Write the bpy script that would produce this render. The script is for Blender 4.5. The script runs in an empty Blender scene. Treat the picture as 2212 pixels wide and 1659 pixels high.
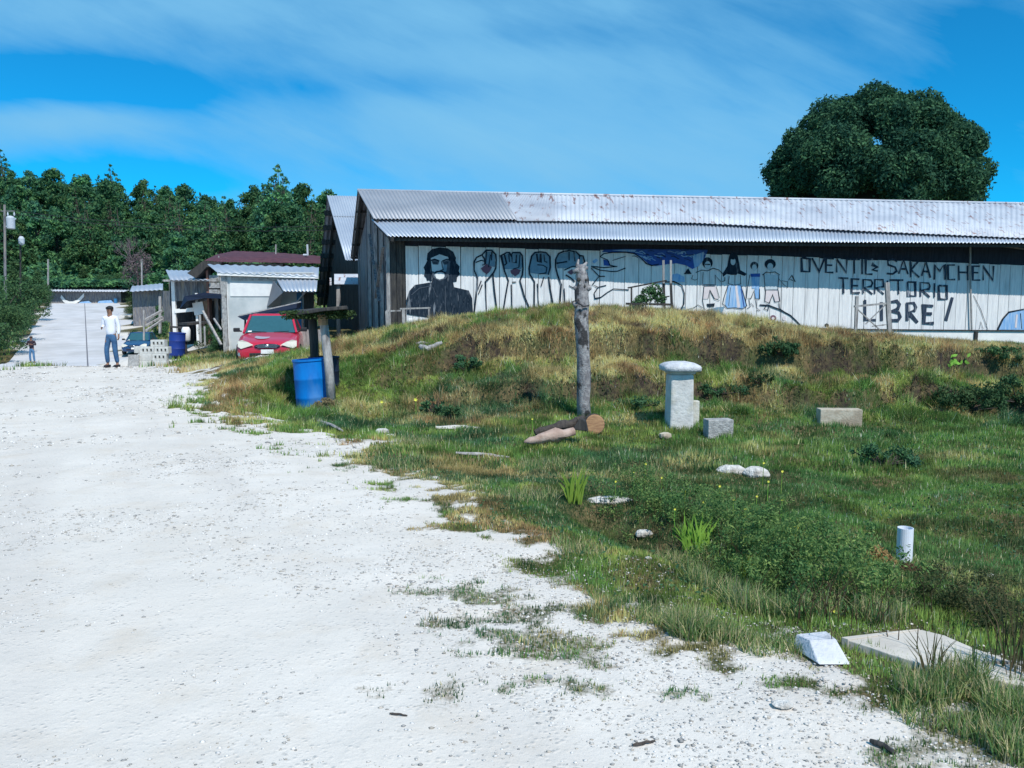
import bpy, math, random
import numpy as np
from mathutils import Vector, Matrix
R = math.radians
rnd = random.Random(7)
rng = np.random.default_rng(7)
S = bpy.context.scene
C = S.collection

# ------------------------------------------------------------ camera, sky, sun, exposure
W0, H0, FPX, HOR = 2212.0, 1659.0, 1720.0, 665.0
CAMZ = 1.6
PITCH = math.atan((H0/2-HOR)/FPX)
cd = bpy.data.cameras.new('camera'); cam = bpy.data.objects.new('camera', cd); C.objects.link(cam)
cam.location = (0, 0, CAMZ); cam.rotation_euler = (R(90)-PITCH, 0, 0)
cd.sensor_width = 36; cd.lens = 36*FPX/W0; cd.clip_start = 0.1; cd.clip_end = 3000
S.camera = cam
S.view_settings.view_transform = 'Standard'; S.view_settings.look = 'None'
S.view_settings.exposure = 0.30; S.view_settings.gamma = 1.0
SUN_EL, SUN_AZ = 52.0, 28.0          # azimuth measured from straight behind the camera, towards the right
sd = Vector((math.sin(R(SUN_AZ))*math.cos(R(SUN_EL)), -math.cos(R(SUN_AZ))*math.cos(R(SUN_EL)), math.sin(R(SUN_EL))))
sl = bpy.data.lights.new('sun', 'SUN'); sl.energy = 3.6; sl.angle = R(0.5); sl.color = (1.0, 0.95, 0.88)
so = bpy.data.objects.new('sun', sl); C.objects.link(so)
so.rotation_euler = sd.to_track_quat('Z', 'Y').to_euler(); so.location = (20, -30, 50)

wd = bpy.data.worlds.new('World'); S.world = wd; wd.use_nodes = True
nt = wd.node_tree; nt.nodes.clear()
class NT:
    def __init__(s, tree): s.t = tree
    def n(s, typ, **kw):
        nd = s.t.nodes.new(typ)
        for k, v in kw.items():
            if k == 'inp':
                for a, b in v.items():
                    if isinstance(b, bpy.types.NodeSocket): s.t.links.new(b, nd.inputs[a])
                    else: nd.inputs[a].default_value = b
            else: setattr(nd, k, v)
        return nd
    def m(s, op, a, b=None, c=None, clamp=False):
        nd = s.t.nodes.new('ShaderNodeMath'); nd.operation = op; nd.use_clamp = clamp
        for i, v in enumerate((a, b, c)):
            if v is None: continue
            if isinstance(v, bpy.types.NodeSocket): s.t.links.new(v, nd.inputs[i])
            else: nd.inputs[i].default_value = v
        return nd.outputs[0]
    def mix(s, f, a, b, blend='MIX'):
        nd = s.t.nodes.new('ShaderNodeMix'); nd.data_type = 'RGBA'; nd.blend_type = blend
        for k, v in ((0, f), (6, a), (7, b)):
            if isinstance(v, bpy.types.NodeSocket): s.t.links.new(v, nd.inputs[k])
            else: nd.inputs[k].default_value = v if k == 0 else (tuple(v)+(1,))[:4]
        return nd.outputs[2]
    def ramp(s, f, stops):
        nd = s.t.nodes.new('ShaderNodeValToRGB'); s.t.links.new(f, nd.inputs[0])
        e = nd.color_ramp.elements
        while len(e) < len(stops): e.new(0.5)
        for el, (p, c) in zip(e, stops):
            el.position = p; el.color = ((c, c, c, 1) if isinstance(c, (int, float)) else (tuple(c)+(1,))[:4])
        return nd.outputs[0]
    def link(s, a, b): s.t.links.new(a, b)
w = NT(nt)
sky = w.n('ShaderNodeTexSky', sky_type='NISHITA', sun_disc=False, sun_elevation=R(SUN_EL), sun_rotation=R(180-SUN_AZ), altitude=2000, air_density=1.0, dust_density=0.3, ozone_density=2.5)
skyc = w.mix(1.0, sky.outputs[0], (0.02, 0.90, 1.28), 'MULTIPLY')
tc = w.n('ShaderNodeTexCoord')
sx = w.n('ShaderNodeSeparateXYZ', inp={0: tc.outputs['Generated']})
yy = w.m('MAXIMUM', sx.outputs[1], 0.15)
az = w.m('DIVIDE', sx.outputs[0], yy)        # -.64 .. .64 over the view
el = w.m('DIVIDE', sx.outputs[2], yy)        # 0 .. .40
# wisps that slope gently down to the right
cv = w.n('ShaderNodeCombineXYZ', inp={0: w.m('ADD', w.m('MULTIPLY', az, 0.9), w.m('MULTIPLY', el, -0.5)), 1: w.m('ADD', w.m('MULTIPLY', el, 2.3), w.m('MULTIPLY', az, 0.85)), 2: 5.1})
n1 = w.n('ShaderNodeTexNoise', inp={'Vector': cv.outputs[0], 'Scale': 1.9, 'Detail': 5.0, 'Roughness': 0.45, 'Distortion': 0.5})
n2 = w.n('ShaderNodeTexNoise', inp={'Vector': cv.outputs[0], 'Scale': 7.0, 'Detail': 6.0, 'Roughness': 0.6})
def blob(ax, ex, sa, se, amp):
    a = w.m('DIVIDE', w.m('SUBTRACT', az, ax), sa); b = w.m('DIVIDE', w.m('SUBTRACT', el, ex), se)
    r2 = w.m('ADD', w.m('MULTIPLY', a, a), w.m('MULTIPLY', b, b))
    return w.m('MULTIPLY', w.m('EXPONENT', w.m('MULTIPLY', r2, -1.0)), amp)
dens = w.m('ADD', w.m('ADD', w.m('MULTIPLY', n1.outputs[0], 0.8), 0.12), w.m('MULTIPLY', w.m('SUBTRACT', n2.outputs[0], 0.5), 0.28))
for b in ((-0.56, 0.275, 0.17, 0.034, -0.50), (-0.40, 0.262, 0.10, 0.024, -0.22), (-0.56, 0.24, 0.10, 0.030, 0.22), (-0.42, 0.165, 0.22, 0.045, -0.10), (0.55, 0.20, 0.14, 0.15, -0.28), (0.02, 0.31, 0.26, 0.05, 0.12),
          (-0.10, 0.21, 0.34, 0.05, 0.16), (-0.30, 0.365, 0.25, 0.03, 0.18), (0.18, 0.17, 0.30, 0.06, 0.14), (0.35, 0.36, 0.22, 0.05, -0.08), (-0.58, 0.165, 0.13, 0.028, -0.30), (-0.40, 0.155, 0.08, 0.025, -0.20), (-0.12, 0.268, 0.16, 0.018, -0.16), (0.60, 0.30, 0.08, 0.12, -0.22), (0.05, 0.33, 0.16, 0.02, -0.14), (-0.52, 0.225, 0.10, 0.022, 0.22)):
    dens = w.m('ADD', dens, blob(*b))
cv3 = w.n('ShaderNodeCombineXYZ', inp={0: w.m('ADD', w.m('MULTIPLY', az, 1.6), w.m('MULTIPLY', el, -1.2)), 1: w.m('ADD', w.m('MULTIPLY', el, 11.0), w.m('MULTIPLY', az, 4.2)), 2: 1.3})
n3 = w.n('ShaderNodeTexNoise', inp={'Vector': cv3.outputs[0], 'Scale': 1.6, 'Detail': 6.0, 'Roughness': 0.6, 'Distortion': 0.6})
dens = w.m('ADD', dens, w.m('MULTIPLY', w.m('SUBTRACT', n3.outputs[0], 0.5), 0.42))
cl = w.ramp(dens, [(0.30, 0.04), (0.48, 0.40), (0.66, 0.74), (0.88, 0.97)])
skyc = w.mix(cl, skyc, (1.75, 4.5, 7.0))
bg = w.n('ShaderNodeBackground', inp={0: skyc, 1: 0.10})
wo = w.n('ShaderNodeOutputWorld', inp={0: bg.outputs[0]})

# ------------------------------------------------------------ photograph geometry helpers
cp, sp = math.cos(PITCH), math.sin(PITCH)
def ray(dx, dy):
    a, b = dx-W0/2, H0/2-dy
    return Vector((a, b*sp+FPX*cp, b*cp-FPX*sp))
def P(dx, dy, Y):
    d = ray(dx, dy); return Vector((d.x*Y/d.y, Y, CAMZ+d.z*Y/d.y))
def Pz(dx, dy, z=0.0):
    d = ray(dx, dy); t = (z-CAMZ)/d.z; return Vector((d.x*t, d.y*t, z))
def sstep(a, b, x):
    t = np.clip((x-a)/(b-a), 0, 1); return t*t*(3-2*t)
_tab = np.random.default_rng(3).random((8, 257, 257)); _tab[:, 256, :] = _tab[:, 0, :]; _tab[:, :, 256] = _tab[:, :, 0]
def vnoise(x, y, k=0):
    x = np.asarray(x, float)+1000.3; y = np.asarray(y, float)+1000.7
    xi = np.floor(x).astype(int); yi = np.floor(y).astype(int); fx = x-xi; fy = y-yi
    xi %= 256; yi %= 256; fx = fx*fx*(3-2*fx); fy = fy*fy*(3-2*fy); T = _tab[k % 8]
    return (T[xi, yi]*(1-fx)+T[xi+1, yi]*fx)*(1-fy)+(T[xi, yi+1]*(1-fx)+T[xi+1, yi+1]*fx)*fy
def fbm(x, y, k=0, o=4):
    s = 0; a = .5; n = 0
    for i in range(o): s = s+a*vnoise(x*2**i+i*17.1, y*2**i-i*9.3, k+i); n += a; a *= .55
    return s/n

# ------------------------------------------------------------ terrain heights
ctl = []
def cz(x, y, z): ctl.append((x, y, z))
def cpx(dx, dy, Y): p = P(dx, dy, Y); ctl.append((p.x, p.y, p.z))
for Y in (-6, 0, 3, 5, 8, 11, 14, 18, 21.5):
    for X in (-22, -16, -11.5): cz(X, Y, 0.0)
for X, Y in ((1.75, 3.6), (2.1, 3.7), (2.3, 3.4), (2.0, 3.3), (2.6, 3.5), (1.5, 3.4), (1.7, 3.8), (-7, -6), (-2, -6), (4, -6), (12, -6), (-7, 0), (-2, 0), (4, 0), (10, 0), (-7, 4), (-3, 3), (0, 2.6), (-1, 5), (1.2, 2.6), (-7, 8), (-3.5, 7), (-2.2, 9), (-7.5, 12), (-5, 10.5), (-7.5, 15), (-8, 18), (-5.3, 12), (-3.6, 10), (-8.2, 21), (1.6, 3.0), (3.2, 2.8), (0.4, 4.6), (-.6, 6.2), (-1.8, 7.8), (-14, 21.5), (-9.5, 21.8)): cz(X, Y, 0.0)
# dip behind the gravel and the road climbing away
for k in (-.70, -.62, -.534, -.46):
    for Y, z in ((26, -.55), (32, -1.2), (40, -1.7), (49, -1.75), (62, -1.15), (80, .15), (95, 1.25), (110, 2.05), (122, 2.6)): cz(k*Y, Y, z)
for X, Y, z in ((-13, 24, -.1), (-12.6, 27, .1), (-13, 33, .25), (-11, 30, .3), (-15, 38, .3), (-18, 45, .1), (-8, 27, .3), (-6, 30, .5), (-9, 36, .6), (-5, 40, .9), (0, 33, 1.2), (6, 36, 1.2), (16, 40, 1.0), (30, 45, .6), (-24, 62, .1), (-30, 80, 1.0), (-36, 95, 2.0), (-44, 110, 2.6), (-10, 60, 1.5), (10, 60, 1.5), (40, 60, 1.0), (0, 90, 3), (-20, 100, 3),
                (-30, 30, -.6), (-40, 45, -.6), (-46, 55, .2), (-60, 75, 2.0), (-75, 95, 4), (-30, 15, 0), (-45, 20, 0), (-90, 60, 3), (30, 10, -.2), (30, 22, .3), (45, 30, .3), (30, 0, -.1), (60, 10, -.2)): cz(X, Y, z)
# car pad and gravel berm in front of it
for q in ((530, 776, 19.0), (600, 768, 19.0), (690, 750, 19.0), (560, 800, 16.5), (640, 785, 16), (720, 775, 16.4), (560, 850, 14), (600, 905, 11.8), (510, 800, 17)): cpx(*q)
for X, Y, z in ((-7.8, 20.6, .0), (-6.6, 20.5, .05), (-5.6, 20.6, .12), (-7.6, 23, -.02), (-6.5, 23, 0), (-5.5, 23, .25), (-7, 25.5, .1), (-4.8, 26, .7)): cz(X, Y, z)
# bank: foot, face, crest, top
for q in ((680, 884, 13.6), (760, 900, 12.5), (850, 905, 12.4), (960, 905, 12.3), (1060, 903, 12.3), (1262, 902, 12.0), (1475, 925, 11.7), (1680, 910, 12.2), (1850, 915, 12.2), (2000, 910, 12.6), (2212, 905, 13.0),
          (900, 960, 10.0), (1100, 985, 9.2), (1300, 1000, 8.9), (1500, 1010, 8.5), (1600, 1030, 8.0), (1900, 1010, 8.6), (2212, 1000, 9.0), (1953, 1205, 5.7), (1700, 1120, 6.6), (2212, 1180, 6.0), (1350, 1110, 6.6), (1150, 1090, 6.6),
          (850, 825, 14.6), (1000, 800, 14.6), (1150, 800, 14.3), (1300, 800, 14.2), (1500, 800, 14.2), (1500, 740, 15.6), (1700, 800, 14.2), (1700, 745, 15.6), (2000, 780, 15.0), (2000, 840, 13.6), (2212, 800, 15.2), (2212, 860, 13.9),
          (740, 740, 17.4), (820, 724, 17.6), (900, 708, 17.5), (1000, 692, 17.5), (1100, 675, 17.5), (1200, 668, 17.5), (1300, 666, 17.5), (1400, 671, 17.6), (1500, 678, 17.8), (1600, 688, 18.0), (1700, 706, 18.2), (1800, 720, 18.4), (1900, 729, 18.5), (2000, 738, 18.5), (2100, 745, 18.5), (2212, 753, 18.5), (2400, 762, 18.6),
          (790, 718, 21.5), (880, 706, 21.8), (1000, 695, 22.0), (1200, 690, 22.2), (1400, 694, 22.6), (1600, 706, 23.0), (1800, 728, 23.4), (2000, 742, 23.8), (2212, 752, 24.2), (2400, 760, 25)): cpx(*q)
ctl = np.array(ctl)
_d = np.hypot(ctl[:, None, 0]-ctl[None, :, 0], ctl[:, None, 1]-ctl[None, :, 1])
_n = len(ctl); A = np.zeros((_n+3, _n+3)); A[:_n, :_n] = _d - 0.25*np.eye(_n); A[:_n, _n] = 1; A[:_n, _n+1:] = ctl[:, :2]; A[_n:, :_n] = A[:_n, _n:].T
_w = np.linalg.solve(A, np.r_[ctl[:, 2], 0, 0, 0])
def hill(x, y):
    hz = np.interp(x, [-220, -150, -105, -75, -52, -35, -10, 20, 200], [24, 22, 19, 14.5, 11, 8.5, 4, 0.5, 0.0])
    return hz*sstep(112, 165, y)
# grass / gravel boundary (photograph points on the flat ground)
edge_px = [(365, 788), (430, 792), (468, 830), (488, 878), (520, 905), (600, 921), (700, 928), (800, 931), (835, 938), (745, 952), (765, 988), (850, 1030), (950, 1062), (1000, 1102), (1090, 1140), (1165, 1182), (1150, 1230), (1260, 1290), (1420, 1382), (1500, 1415), (1700, 1415), (1900, 1520), (2080, 1590), (2240, 1680), (2500, 1900)]
edge = np.array([tuple(Pz(a, b))[:2] for a, b in edge_px])
poly = np.vstack([edge, [(12, -8), (80, -8), (80, 70), (-9, 70), (-13.0, 34), (-10.6, 24.6)]])
def inpoly(x, y, pg):
    c = np.zeros(np.shape(x), bool); j = len(pg)-1
    for i in range(len(pg)):
        xi, yi = pg[i]; xj, yj = pg[j]
        c ^= ((yi > y) != (yj > y)) & (x < (xj-xi)*(y-yi)/((yj-yi) or 1e-9)+xi); j = i
    return c
def seg_dist(x, y, pg, closed=True):
    d = np.full(np.shape(x), 1e9)
    for i in range(len(pg)-(0 if closed else 1)):
        ax, ay = pg[i]; bx, by = pg[(i+1) % len(pg)]
        l2 = (bx-ax)**2+(by-ay)**2+1e-12; t = np.clip(((x-ax)*(bx-ax)+(y-ay)*(by-ay))/l2, 0, 1)
        d = np.minimum(d, np.hypot(x-ax-t*(bx-ax), y-ay-t*(by-ay)))
    return d
def grassiness(x, y):
    sdn = np.where(inpoly(x, y, poly), 1, -1)*seg_dist(x, y, poly)
    scale = np.clip(np.hypot(x, y)*0.13, .5, 1.3)
    nz = (fbm(x*1.6, y*1.6, 1)-.5)*1.2+(fbm(x*7, y*8, 2)-.5)*1.3
    g = sstep(-.55, .55, sdn/scale*.8+nz*1.15)
    # patchy turf out on the gravel, lower right
    zx = np.exp(-((x-(.15+.0*y))/1.25)**2-((y-3.9)/1.0)**2)+np.exp(-((x-1.9)/.9)**2-((y-2.9)/.6)**2)
    g2 = sstep(.53, .70, fbm(x*2.6, y*4.2, 3)*.62+.28*fbm(x*9, y*12, 5)+.20*np.clip(zx, 0, 1))*np.clip(zx*1.6, 0, 1)
    g = np.maximum(g, g2*.58)
    # far side of the dip, away from the road
    far = sstep(22.6, 24.5, y)*sstep(2.0, 3.0, np.abs(x+.534*y)-4.75+2.4)
    g = np.maximum(g, far)
    # weeds at the left of the gravel
    g = np.maximum(g, sstep(.60, .72, fbm(x*.9, y*.9, 4))*sstep(-11.5, -14, x)*sstep(17, 21, y)*.8)
    return np.clip(g, 0, 1)
def ditch(x, y):
    dl = np.array([tuple(Pz(a, b))[:2] for a, b in ((1290, 1085), (1480, 1150), (1600, 1215), (1700, 1275))])
    return np.exp(-(seg_dist(x, y, dl, False)/.28)**2)
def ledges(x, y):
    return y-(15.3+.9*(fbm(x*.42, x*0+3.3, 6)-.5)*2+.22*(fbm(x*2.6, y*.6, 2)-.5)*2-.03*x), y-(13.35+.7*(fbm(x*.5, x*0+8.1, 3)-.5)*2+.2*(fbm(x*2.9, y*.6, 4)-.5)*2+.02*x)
def earthy_shade(x, y):
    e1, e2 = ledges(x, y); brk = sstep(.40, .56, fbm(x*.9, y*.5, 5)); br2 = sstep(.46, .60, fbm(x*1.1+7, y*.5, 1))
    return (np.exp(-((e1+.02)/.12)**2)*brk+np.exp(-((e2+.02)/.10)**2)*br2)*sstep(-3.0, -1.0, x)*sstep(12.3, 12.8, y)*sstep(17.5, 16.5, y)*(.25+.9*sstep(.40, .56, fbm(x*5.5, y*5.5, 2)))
def GZ(x, y):
    x = np.asarray(x, float); y = np.asarray(y, float); sh = x.shape; x = x.ravel(); y = y.ravel()
    z = np.empty(len(x))
    for i in range(0, len(x), 20000):
        a, b = x[i:i+20000], y[i:i+20000]
        yc = np.clip(b, -8, 125)
        z[i:i+20000] = np.hypot(a[:, None]-ctl[None, :, 0], yc[:, None]-ctl[None, :, 1])@_w[:_n]+_w[_n]+_w[_n+1]*a+_w[_n+2]*yc
    fx = sstep(85, 140, np.abs(x)); z = z*(1-fx)+2.5*fx
    z = z+hill(x, y)
    g = grassiness(x, y)
    onbank = sstep(12.2, 13.5, y)*sstep(24, 20, y)*sstep(-6, -4.4, x)
    z += g*((fbm(x*1.3, y*1.3, 2)-.5)*.16+(fbm(x*3.6, y*3.6, 3)-.5)*.10)*sstep(2, 4.5, y)
    z += (1-g)*((fbm(x*.8, y*.8, 5)-.5)*.05+(fbm(x*5, y*5, 1)-.5)*.022)
    # low eroded steps worn into the bank
    e1, e2 = ledges(x, y); z += onbank*(.46*(sstep(-.09, .09, e1)-.5)*np.exp(-(e1/1.5)**2)+.32*(sstep(-.08, .08, e2)-.5)*np.exp(-(e2/1.0)**2))*sstep(-3.5, -1.0, x)
    z += onbank*((fbm(x*1.9, y*2.4, 4)-.5)*.40+(fbm(x*5.5, y*5.5, 6)-.5)*.20)*sstep(20.5, 16.5, y)-.06*onbank
    z -= .22*ditch(x, y)
    return z.reshape(sh)
def G(x, y): return float(GZ(np.array([x]), np.array([y]))[0])
def hit(dx, dy, y0=1.8, y1=60):
    d = ray(dx, dy); ys = np.geomspace(y0, y1, 900); xs = d.x/d.y*ys; zs = CAMZ+d.z/d.y*ys
    gz = GZ(xs, ys); below = np.nonzero(zs < gz)[0]
    i = below[0] if len(below) else len(ys)-1
    return Vector((xs[i], ys[i], gz[i]))

# ------------------------------------------------------------ mesh and object helpers
OFF = {}
def props(o, label=None, cat=None, group=None, kind=None):
    if label: o['label'] = label
    if cat: o['category'] = cat
    if group: o['group'] = group
    if kind: o['kind'] = kind
    return o
def thing(name, label, cat, loc, group=None):
    o = bpy.data.objects.new(name, None); C.objects.link(o); o.location = loc; o.empty_display_size = .2
    OFF[o] = Vector(loc); return props(o, label, cat, group)
class MB:
    def __init__(s): s.v = []; s.f = []; s.m = []; s.mi = 0
    def add(s, vs, fs):
        b = len(s.v); s.v += [tuple(v) for v in vs]; s.f += [tuple(b+i for i in f) for f in fs]; s.m += [s.mi]*len(fs); return s
    def mat(s, i): s.mi = i; return s
    def hexa(s, a, b):     # a, b: lower and upper quads
        return s.add(list(a)+list(b), [(3, 2, 1, 0), (4, 5, 6, 7), (0, 1, 5, 4), (1, 2, 6, 5), (2, 3, 7, 6), (3, 0, 4, 7)])
    def box(s, c, d, rz=0.0, rx=0.0, ry=0.0):
        M = Matrix.Rotation(rz, 3, 'Z')@Matrix.Rotation(ry, 3, 'Y')@Matrix.Rotation(rx, 3, 'X'); c = Vector(c); h = Vector(d)/2
        q = [c+M@Vector((sx_*h.x, sy_*h.y, sz_*h.z)) for sz_ in (-1, 1) for sx_, sy_ in ((-1, -1), (1, -1), (1, 1), (-1, 1))]
        return s.hexa(q[:4], q[4:])
    def stick(s, p, q, w, h=None, up=None):
        p, q = Vector(p), Vector(q); d = (q-p).normalized(); h = h or w
        u = Vector(up) if up else (Vector((0, 0, 1)) if abs(d.z) < .9 else Vector((0, 1, 0)))
        a = d.cross(u).normalized()*w/2; b = d.cross(a).normalized()*h/2
        return s.hexa([p-a-b, p+a-b, p+a+b, p-a+b], [q-a-b, q+a-b, q+a+b, q-a+b])
    def tube(s, pts, rad, n=8, cap=True, wob=0, seed=0):
        rr = random.Random(seed); pts = [Vector(p) for p in pts]; rad = [rad]*len(pts) if isinstance(rad, (int, float)) else rad
        vs = []; a = None
        for i, p in enumerate(pts):
            d = (pts[min(i+1, len(pts)-1)]-pts[max(i-1, 0)]).normalized()
            if a is None: a = d.orthogonal().normalized()
            a = (a-d*a.dot(d)).normalized(); b = d.cross(a)
            for k in range(n):
                t = 2*math.pi*k/n; r = rad[i]*(1+wob*(rr.random()-.5)); vs.append(p+a*math.cos(t)*r+b*math.sin(t)*r)
        fs = [(i*n+k, i*n+(k+1) % n, (i+1)*n+(k+1) % n, (i+1)*n+k) for i in range(len(pts)-1) for k in range(n)]
        if cap: fs += [tuple(reversed(range(n))), tuple(range((len(pts)-1)*n, len(pts)*n))]
        return s.add(vs, fs)
    def lathe(s, c, prof, n=24, cap=True, ax=None):
        c = Vector(c); vs = []
        M = Vector(ax).to_track_quat('Z', 'Y').to_matrix() if ax else Matrix.Identity(3)
        for r, z in prof:
            for k in range(n): t = 2*math.pi*k/n; vs.append(c+M@Vector((r*math.cos(t), r*math.sin(t), z)))
        L = len(prof); fs = [(i*n+k, i*n+(k+1) % n, (i+1)*n+(k+1) % n, (i+1)*n+k) for i in range(L-1) for k in range(n)]
        if cap: fs += [tuple(reversed(range(n))), tuple(range((L-1)*n, L*n))]
        return s.add(vs, fs)
    def prism(s, pts, d):   # polygon pts extruded by vector d
        pts = [Vector(p) for p in pts]; d = Vector(d); n = len(pts)
        return s.add(pts+[p+d for p in pts], [tuple(reversed(range(n))), tuple(range(n, 2*n))]+[(i, (i+1) % n, n+(i+1) % n, n+i) for i in range(n)])
    def build(s, name, mats, parent=None, smooth=False, bevel=0.0, origin=None, sub=0):
        me = bpy.data.meshes.new(name); mats = mats if isinstance(mats, (list, tuple)) else [mats]
        if parent is not None: off = OFF[parent]
        elif origin is not None: off = Vector(origin)
        else:
            v = np.array(s.v); off = Vector(((v[:, 0].min()+v[:, 0].max())/2, (v[:, 1].min()+v[:, 1].max())/2, v[:, 2].min()))
        me.from_pydata([(v[0]-off.x, v[1]-off.y, v[2]-off.z) for v in s.v], [], s.f)
        for m_ in mats: me.materials.append(m_)
        me.polygons.foreach_set('material_index', s.m)
        if smooth: me.polygons.foreach_set('use_smooth', [True]*len(s.f))
        me.update(); o = bpy.data.objects.new(name, me); C.objects.link(o); OFF[o] = off
        if parent is not None: o.parent = parent
        else: o.location = off
        if bevel: b = o.modifiers.new('bevel', 'BEVEL'); b.width = bevel; b.segments = 2; b.limit_method = 'ANGLE'; b.angle_limit = R(35)
        if sub: b = o.modifiers.new('sub', 'SUBSURF'); b.levels = sub; b.render_levels = sub
        return o
def np_mesh(name, V, F, mat, parent=None, col=None, smooth=False, off=None):
    """V (n,3), F (m,k) constant k; col (n,3) point colours."""
    me = bpy.data.meshes.new(name); off = OFF[parent] if parent is not None else Vector(off or (0, 0, 0))
    V = V-np.array(off); k = F.shape[1]
    me.vertices.add(len(V)); me.vertices.foreach_set('co', V.astype(np.float32).ravel())
    me.loops.add(F.size); me.loops.foreach_set('vertex_index', F.astype(np.int32).ravel())
    me.polygons.add(len(F)); me.polygons.foreach_set('loop_start', np.arange(0, F.size, k, dtype=np.int32))
    me.update(calc_edges=True)
    if smooth: me.polygons.foreach_set('use_smooth', np.ones(len(F), bool))
    if col is not None:
        a = me.color_attributes.new('Col', 'FLOAT_COLOR', 'POINT'); a.data.foreach_set('color', np.c_[col, np.ones(len(col))].astype(np.float32).ravel())
    me.materials.append(mat); o = bpy.data.objects.new(name, me); C.objects.link(o); OFF[o] = off
    if parent is not None: o.parent = parent
    else: o.location = off
    return o
def clone(o, loc, rz=0, scale=None, label=None, group=None, extra=None):
    c = o.copy(); C.objects.link(c); c.location = loc; c.rotation_euler = (0, 0, rz)
    if scale: c.scale = scale if isinstance(scale, tuple) else (scale,)*3
    if label: c['label'] = label
    if group: c['group'] = group
    for ch in o.children:
        d = ch.copy(); C.objects.link(d); d.parent = c
        for gch in ch.children: e = gch.copy(); C.objects.link(e); e.parent = d
    return c

# ------------------------------------------------------------ materials
def mat(name, c1, c2=None, rough=.85, scale=6.0, stretch=(1, 1, 1), c3=None, bump=.3, metal=0.0, spec=.3, bscale=None, detail=6, lo=.38, hi=.62, coord='Object', spots=None):
    m = bpy.data.materials.new(name); m.use_nodes = True; t = NT(m.node_tree); b = m.node_tree.nodes['Principled BSDF']
    b.inputs['Roughness'].default_value = rough; b.inputs['Metallic'].default_value = metal; b.inputs['Specular IOR Level'].default_value = spec
    c2 = c2 or tuple(x*.75 for x in c1)
    tc = t.n('ShaderNodeTexCoord'); mp = t.n('ShaderNodeMapping', inp={0: tc.outputs[coord], 'Scale': stretch})
    n = t.n('ShaderNodeTexNoise', inp={'Vector': mp.outputs[0], 'Scale': scale, 'Detail': detail, 'Roughness': .6})
    col = t.mix(t.ramp(n.outputs[0], [(lo, 0.0), (hi, 1.0)]), c1, c2)
    if c3:
        n3 = t.n('ShaderNodeTexNoise', inp={'Vector': mp.outputs[0], 'Scale': scale*.37, 'Detail': 5.0})
        col = t.mix(t.ramp(n3.outputs[0], [(spots[0] if spots else .5, 0.0), (spots[1] if spots else .66, 1.0)]), col, c3)
    t.link(col, b.inputs['Base Color'])
    if bump:
        nb = t.n('ShaderNodeTexNoise', inp={'Vector': mp.outputs[0], 'Scale': bscale or scale*4, 'Detail': 5.0})
        bp = t.n('ShaderNodeBump', inp={'Height': nb.outputs[0], 'Strength': bump, 'Distance': .02}); t.link(bp.outputs[0], b.inputs['Normal'])
    return m
def flat(name, c, rough=.6, metal=0.0, spec=.4, vary=.12, coat=0.0):
    m = bpy.data.materials.new(name); m.use_nodes = True; t = NT(m.node_tree); b = m.node_tree.nodes['Principled BSDF']
    tc = t.n('ShaderNodeTexCoord'); n = t.n('ShaderNodeTexNoise', inp={'Vector': tc.outputs['Object'], 'Scale': 9.0, 'Detail': 5.0})
    t.link(t.mix(n.outputs[0], tuple(x*(1+vary) for x in c), tuple(x*(1-vary) for x in c)), b.inputs['Base Color'])
    b.inputs['Roughness'].default_value = rough; b.inputs['Metallic'].default_value = metal; b.inputs['Specular IOR Level'].default_value = spec; b.inputs['Coat Weight'].default_value = coat
    return m
def leafmat(name, c1, c2, c3=None, trans=.25, rough=.6, attr=False, big=.25):
    m = bpy.data.materials.new(name); m.use_nodes = True; t = NT(m.node_tree); b = m.node_tree.nodes['Principled BSDF']
    if attr:
        col = t.n('ShaderNodeAttribute', attribute_name='Col').outputs['Color']
    else:
        g = t.n('ShaderNodeNewGeometry'); tc = t.n('ShaderNodeTexCoord')
        n = t.n('ShaderNodeTexNoise', inp={'Vector': tc.outputs['Object'], 'Scale': big, 'Detail': 3.0})
        oi = t.n('ShaderNodeObjectInfo')
        col = t.mix(g.outputs['Random Per Island'], c1, c2)
        col = t.mix(t.ramp(n.outputs[0], [(.42, 0.0), (.62, .7)]), col, c3 or c2)
        hs = t.n('ShaderNodeHueSaturation', inp={'Color': col, 'Hue': t.m('ADD', t.m('MULTIPLY', oi.outputs['Random'], .05), .475), 'Value': t.m('ADD', t.m('MULTIPLY', oi.outputs['Random'], .6), .7)})
        col = hs.outputs[0]
    t.link(col, b.inputs['Base Color']); b.inputs['Roughness'].default_value = rough; b.inputs['Specular IOR Level'].default_value = .06
    tr = t.n('ShaderNodeBsdfTranslucent', inp={0: col}); mx = t.n('ShaderNodeMixShader', inp={0: trans, 1: b.outputs[0], 2: tr.outputs[0]})
    t.link(mx.outputs[0], m.node_tree.nodes['Material Output'].inputs[0])
    return m
M = {}
M['whiteboard'] = mat('white painted boards', (.80, .80, .80), (.64, .65, .67), rough=.85, scale=4, stretch=(5, 5, .45), c3=(.44, .44, .45), bump=.4, spots=(.56, .80))
M['weathered'] = mat('weathered grey boards', (.27, .27, .29), (.09, .09, .105), scale=5, stretch=(4, 4, .4), c3=(.30, .26, .22), bump=.5)
M['darkwood'] = mat('dark old timber', (.07, .065, .06), (.03, .03, .032), scale=5, stretch=(4, 4, .5), bump=.5)
M['shadewood'] = mat('navy eave shade boards', (.030, .036, .055), (.016, .020, .034), scale=5, stretch=(4, 4, .5), bump=.4)  # deep eave shadow painted into the board colour
M['greywood'] = mat('silvery driftwood', (.42, .41, .40), (.26, .25, .25), scale=6, stretch=(3, 3, .6), c3=(.15, .14, .14), bump=.6, spots=(.58, .68))
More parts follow.
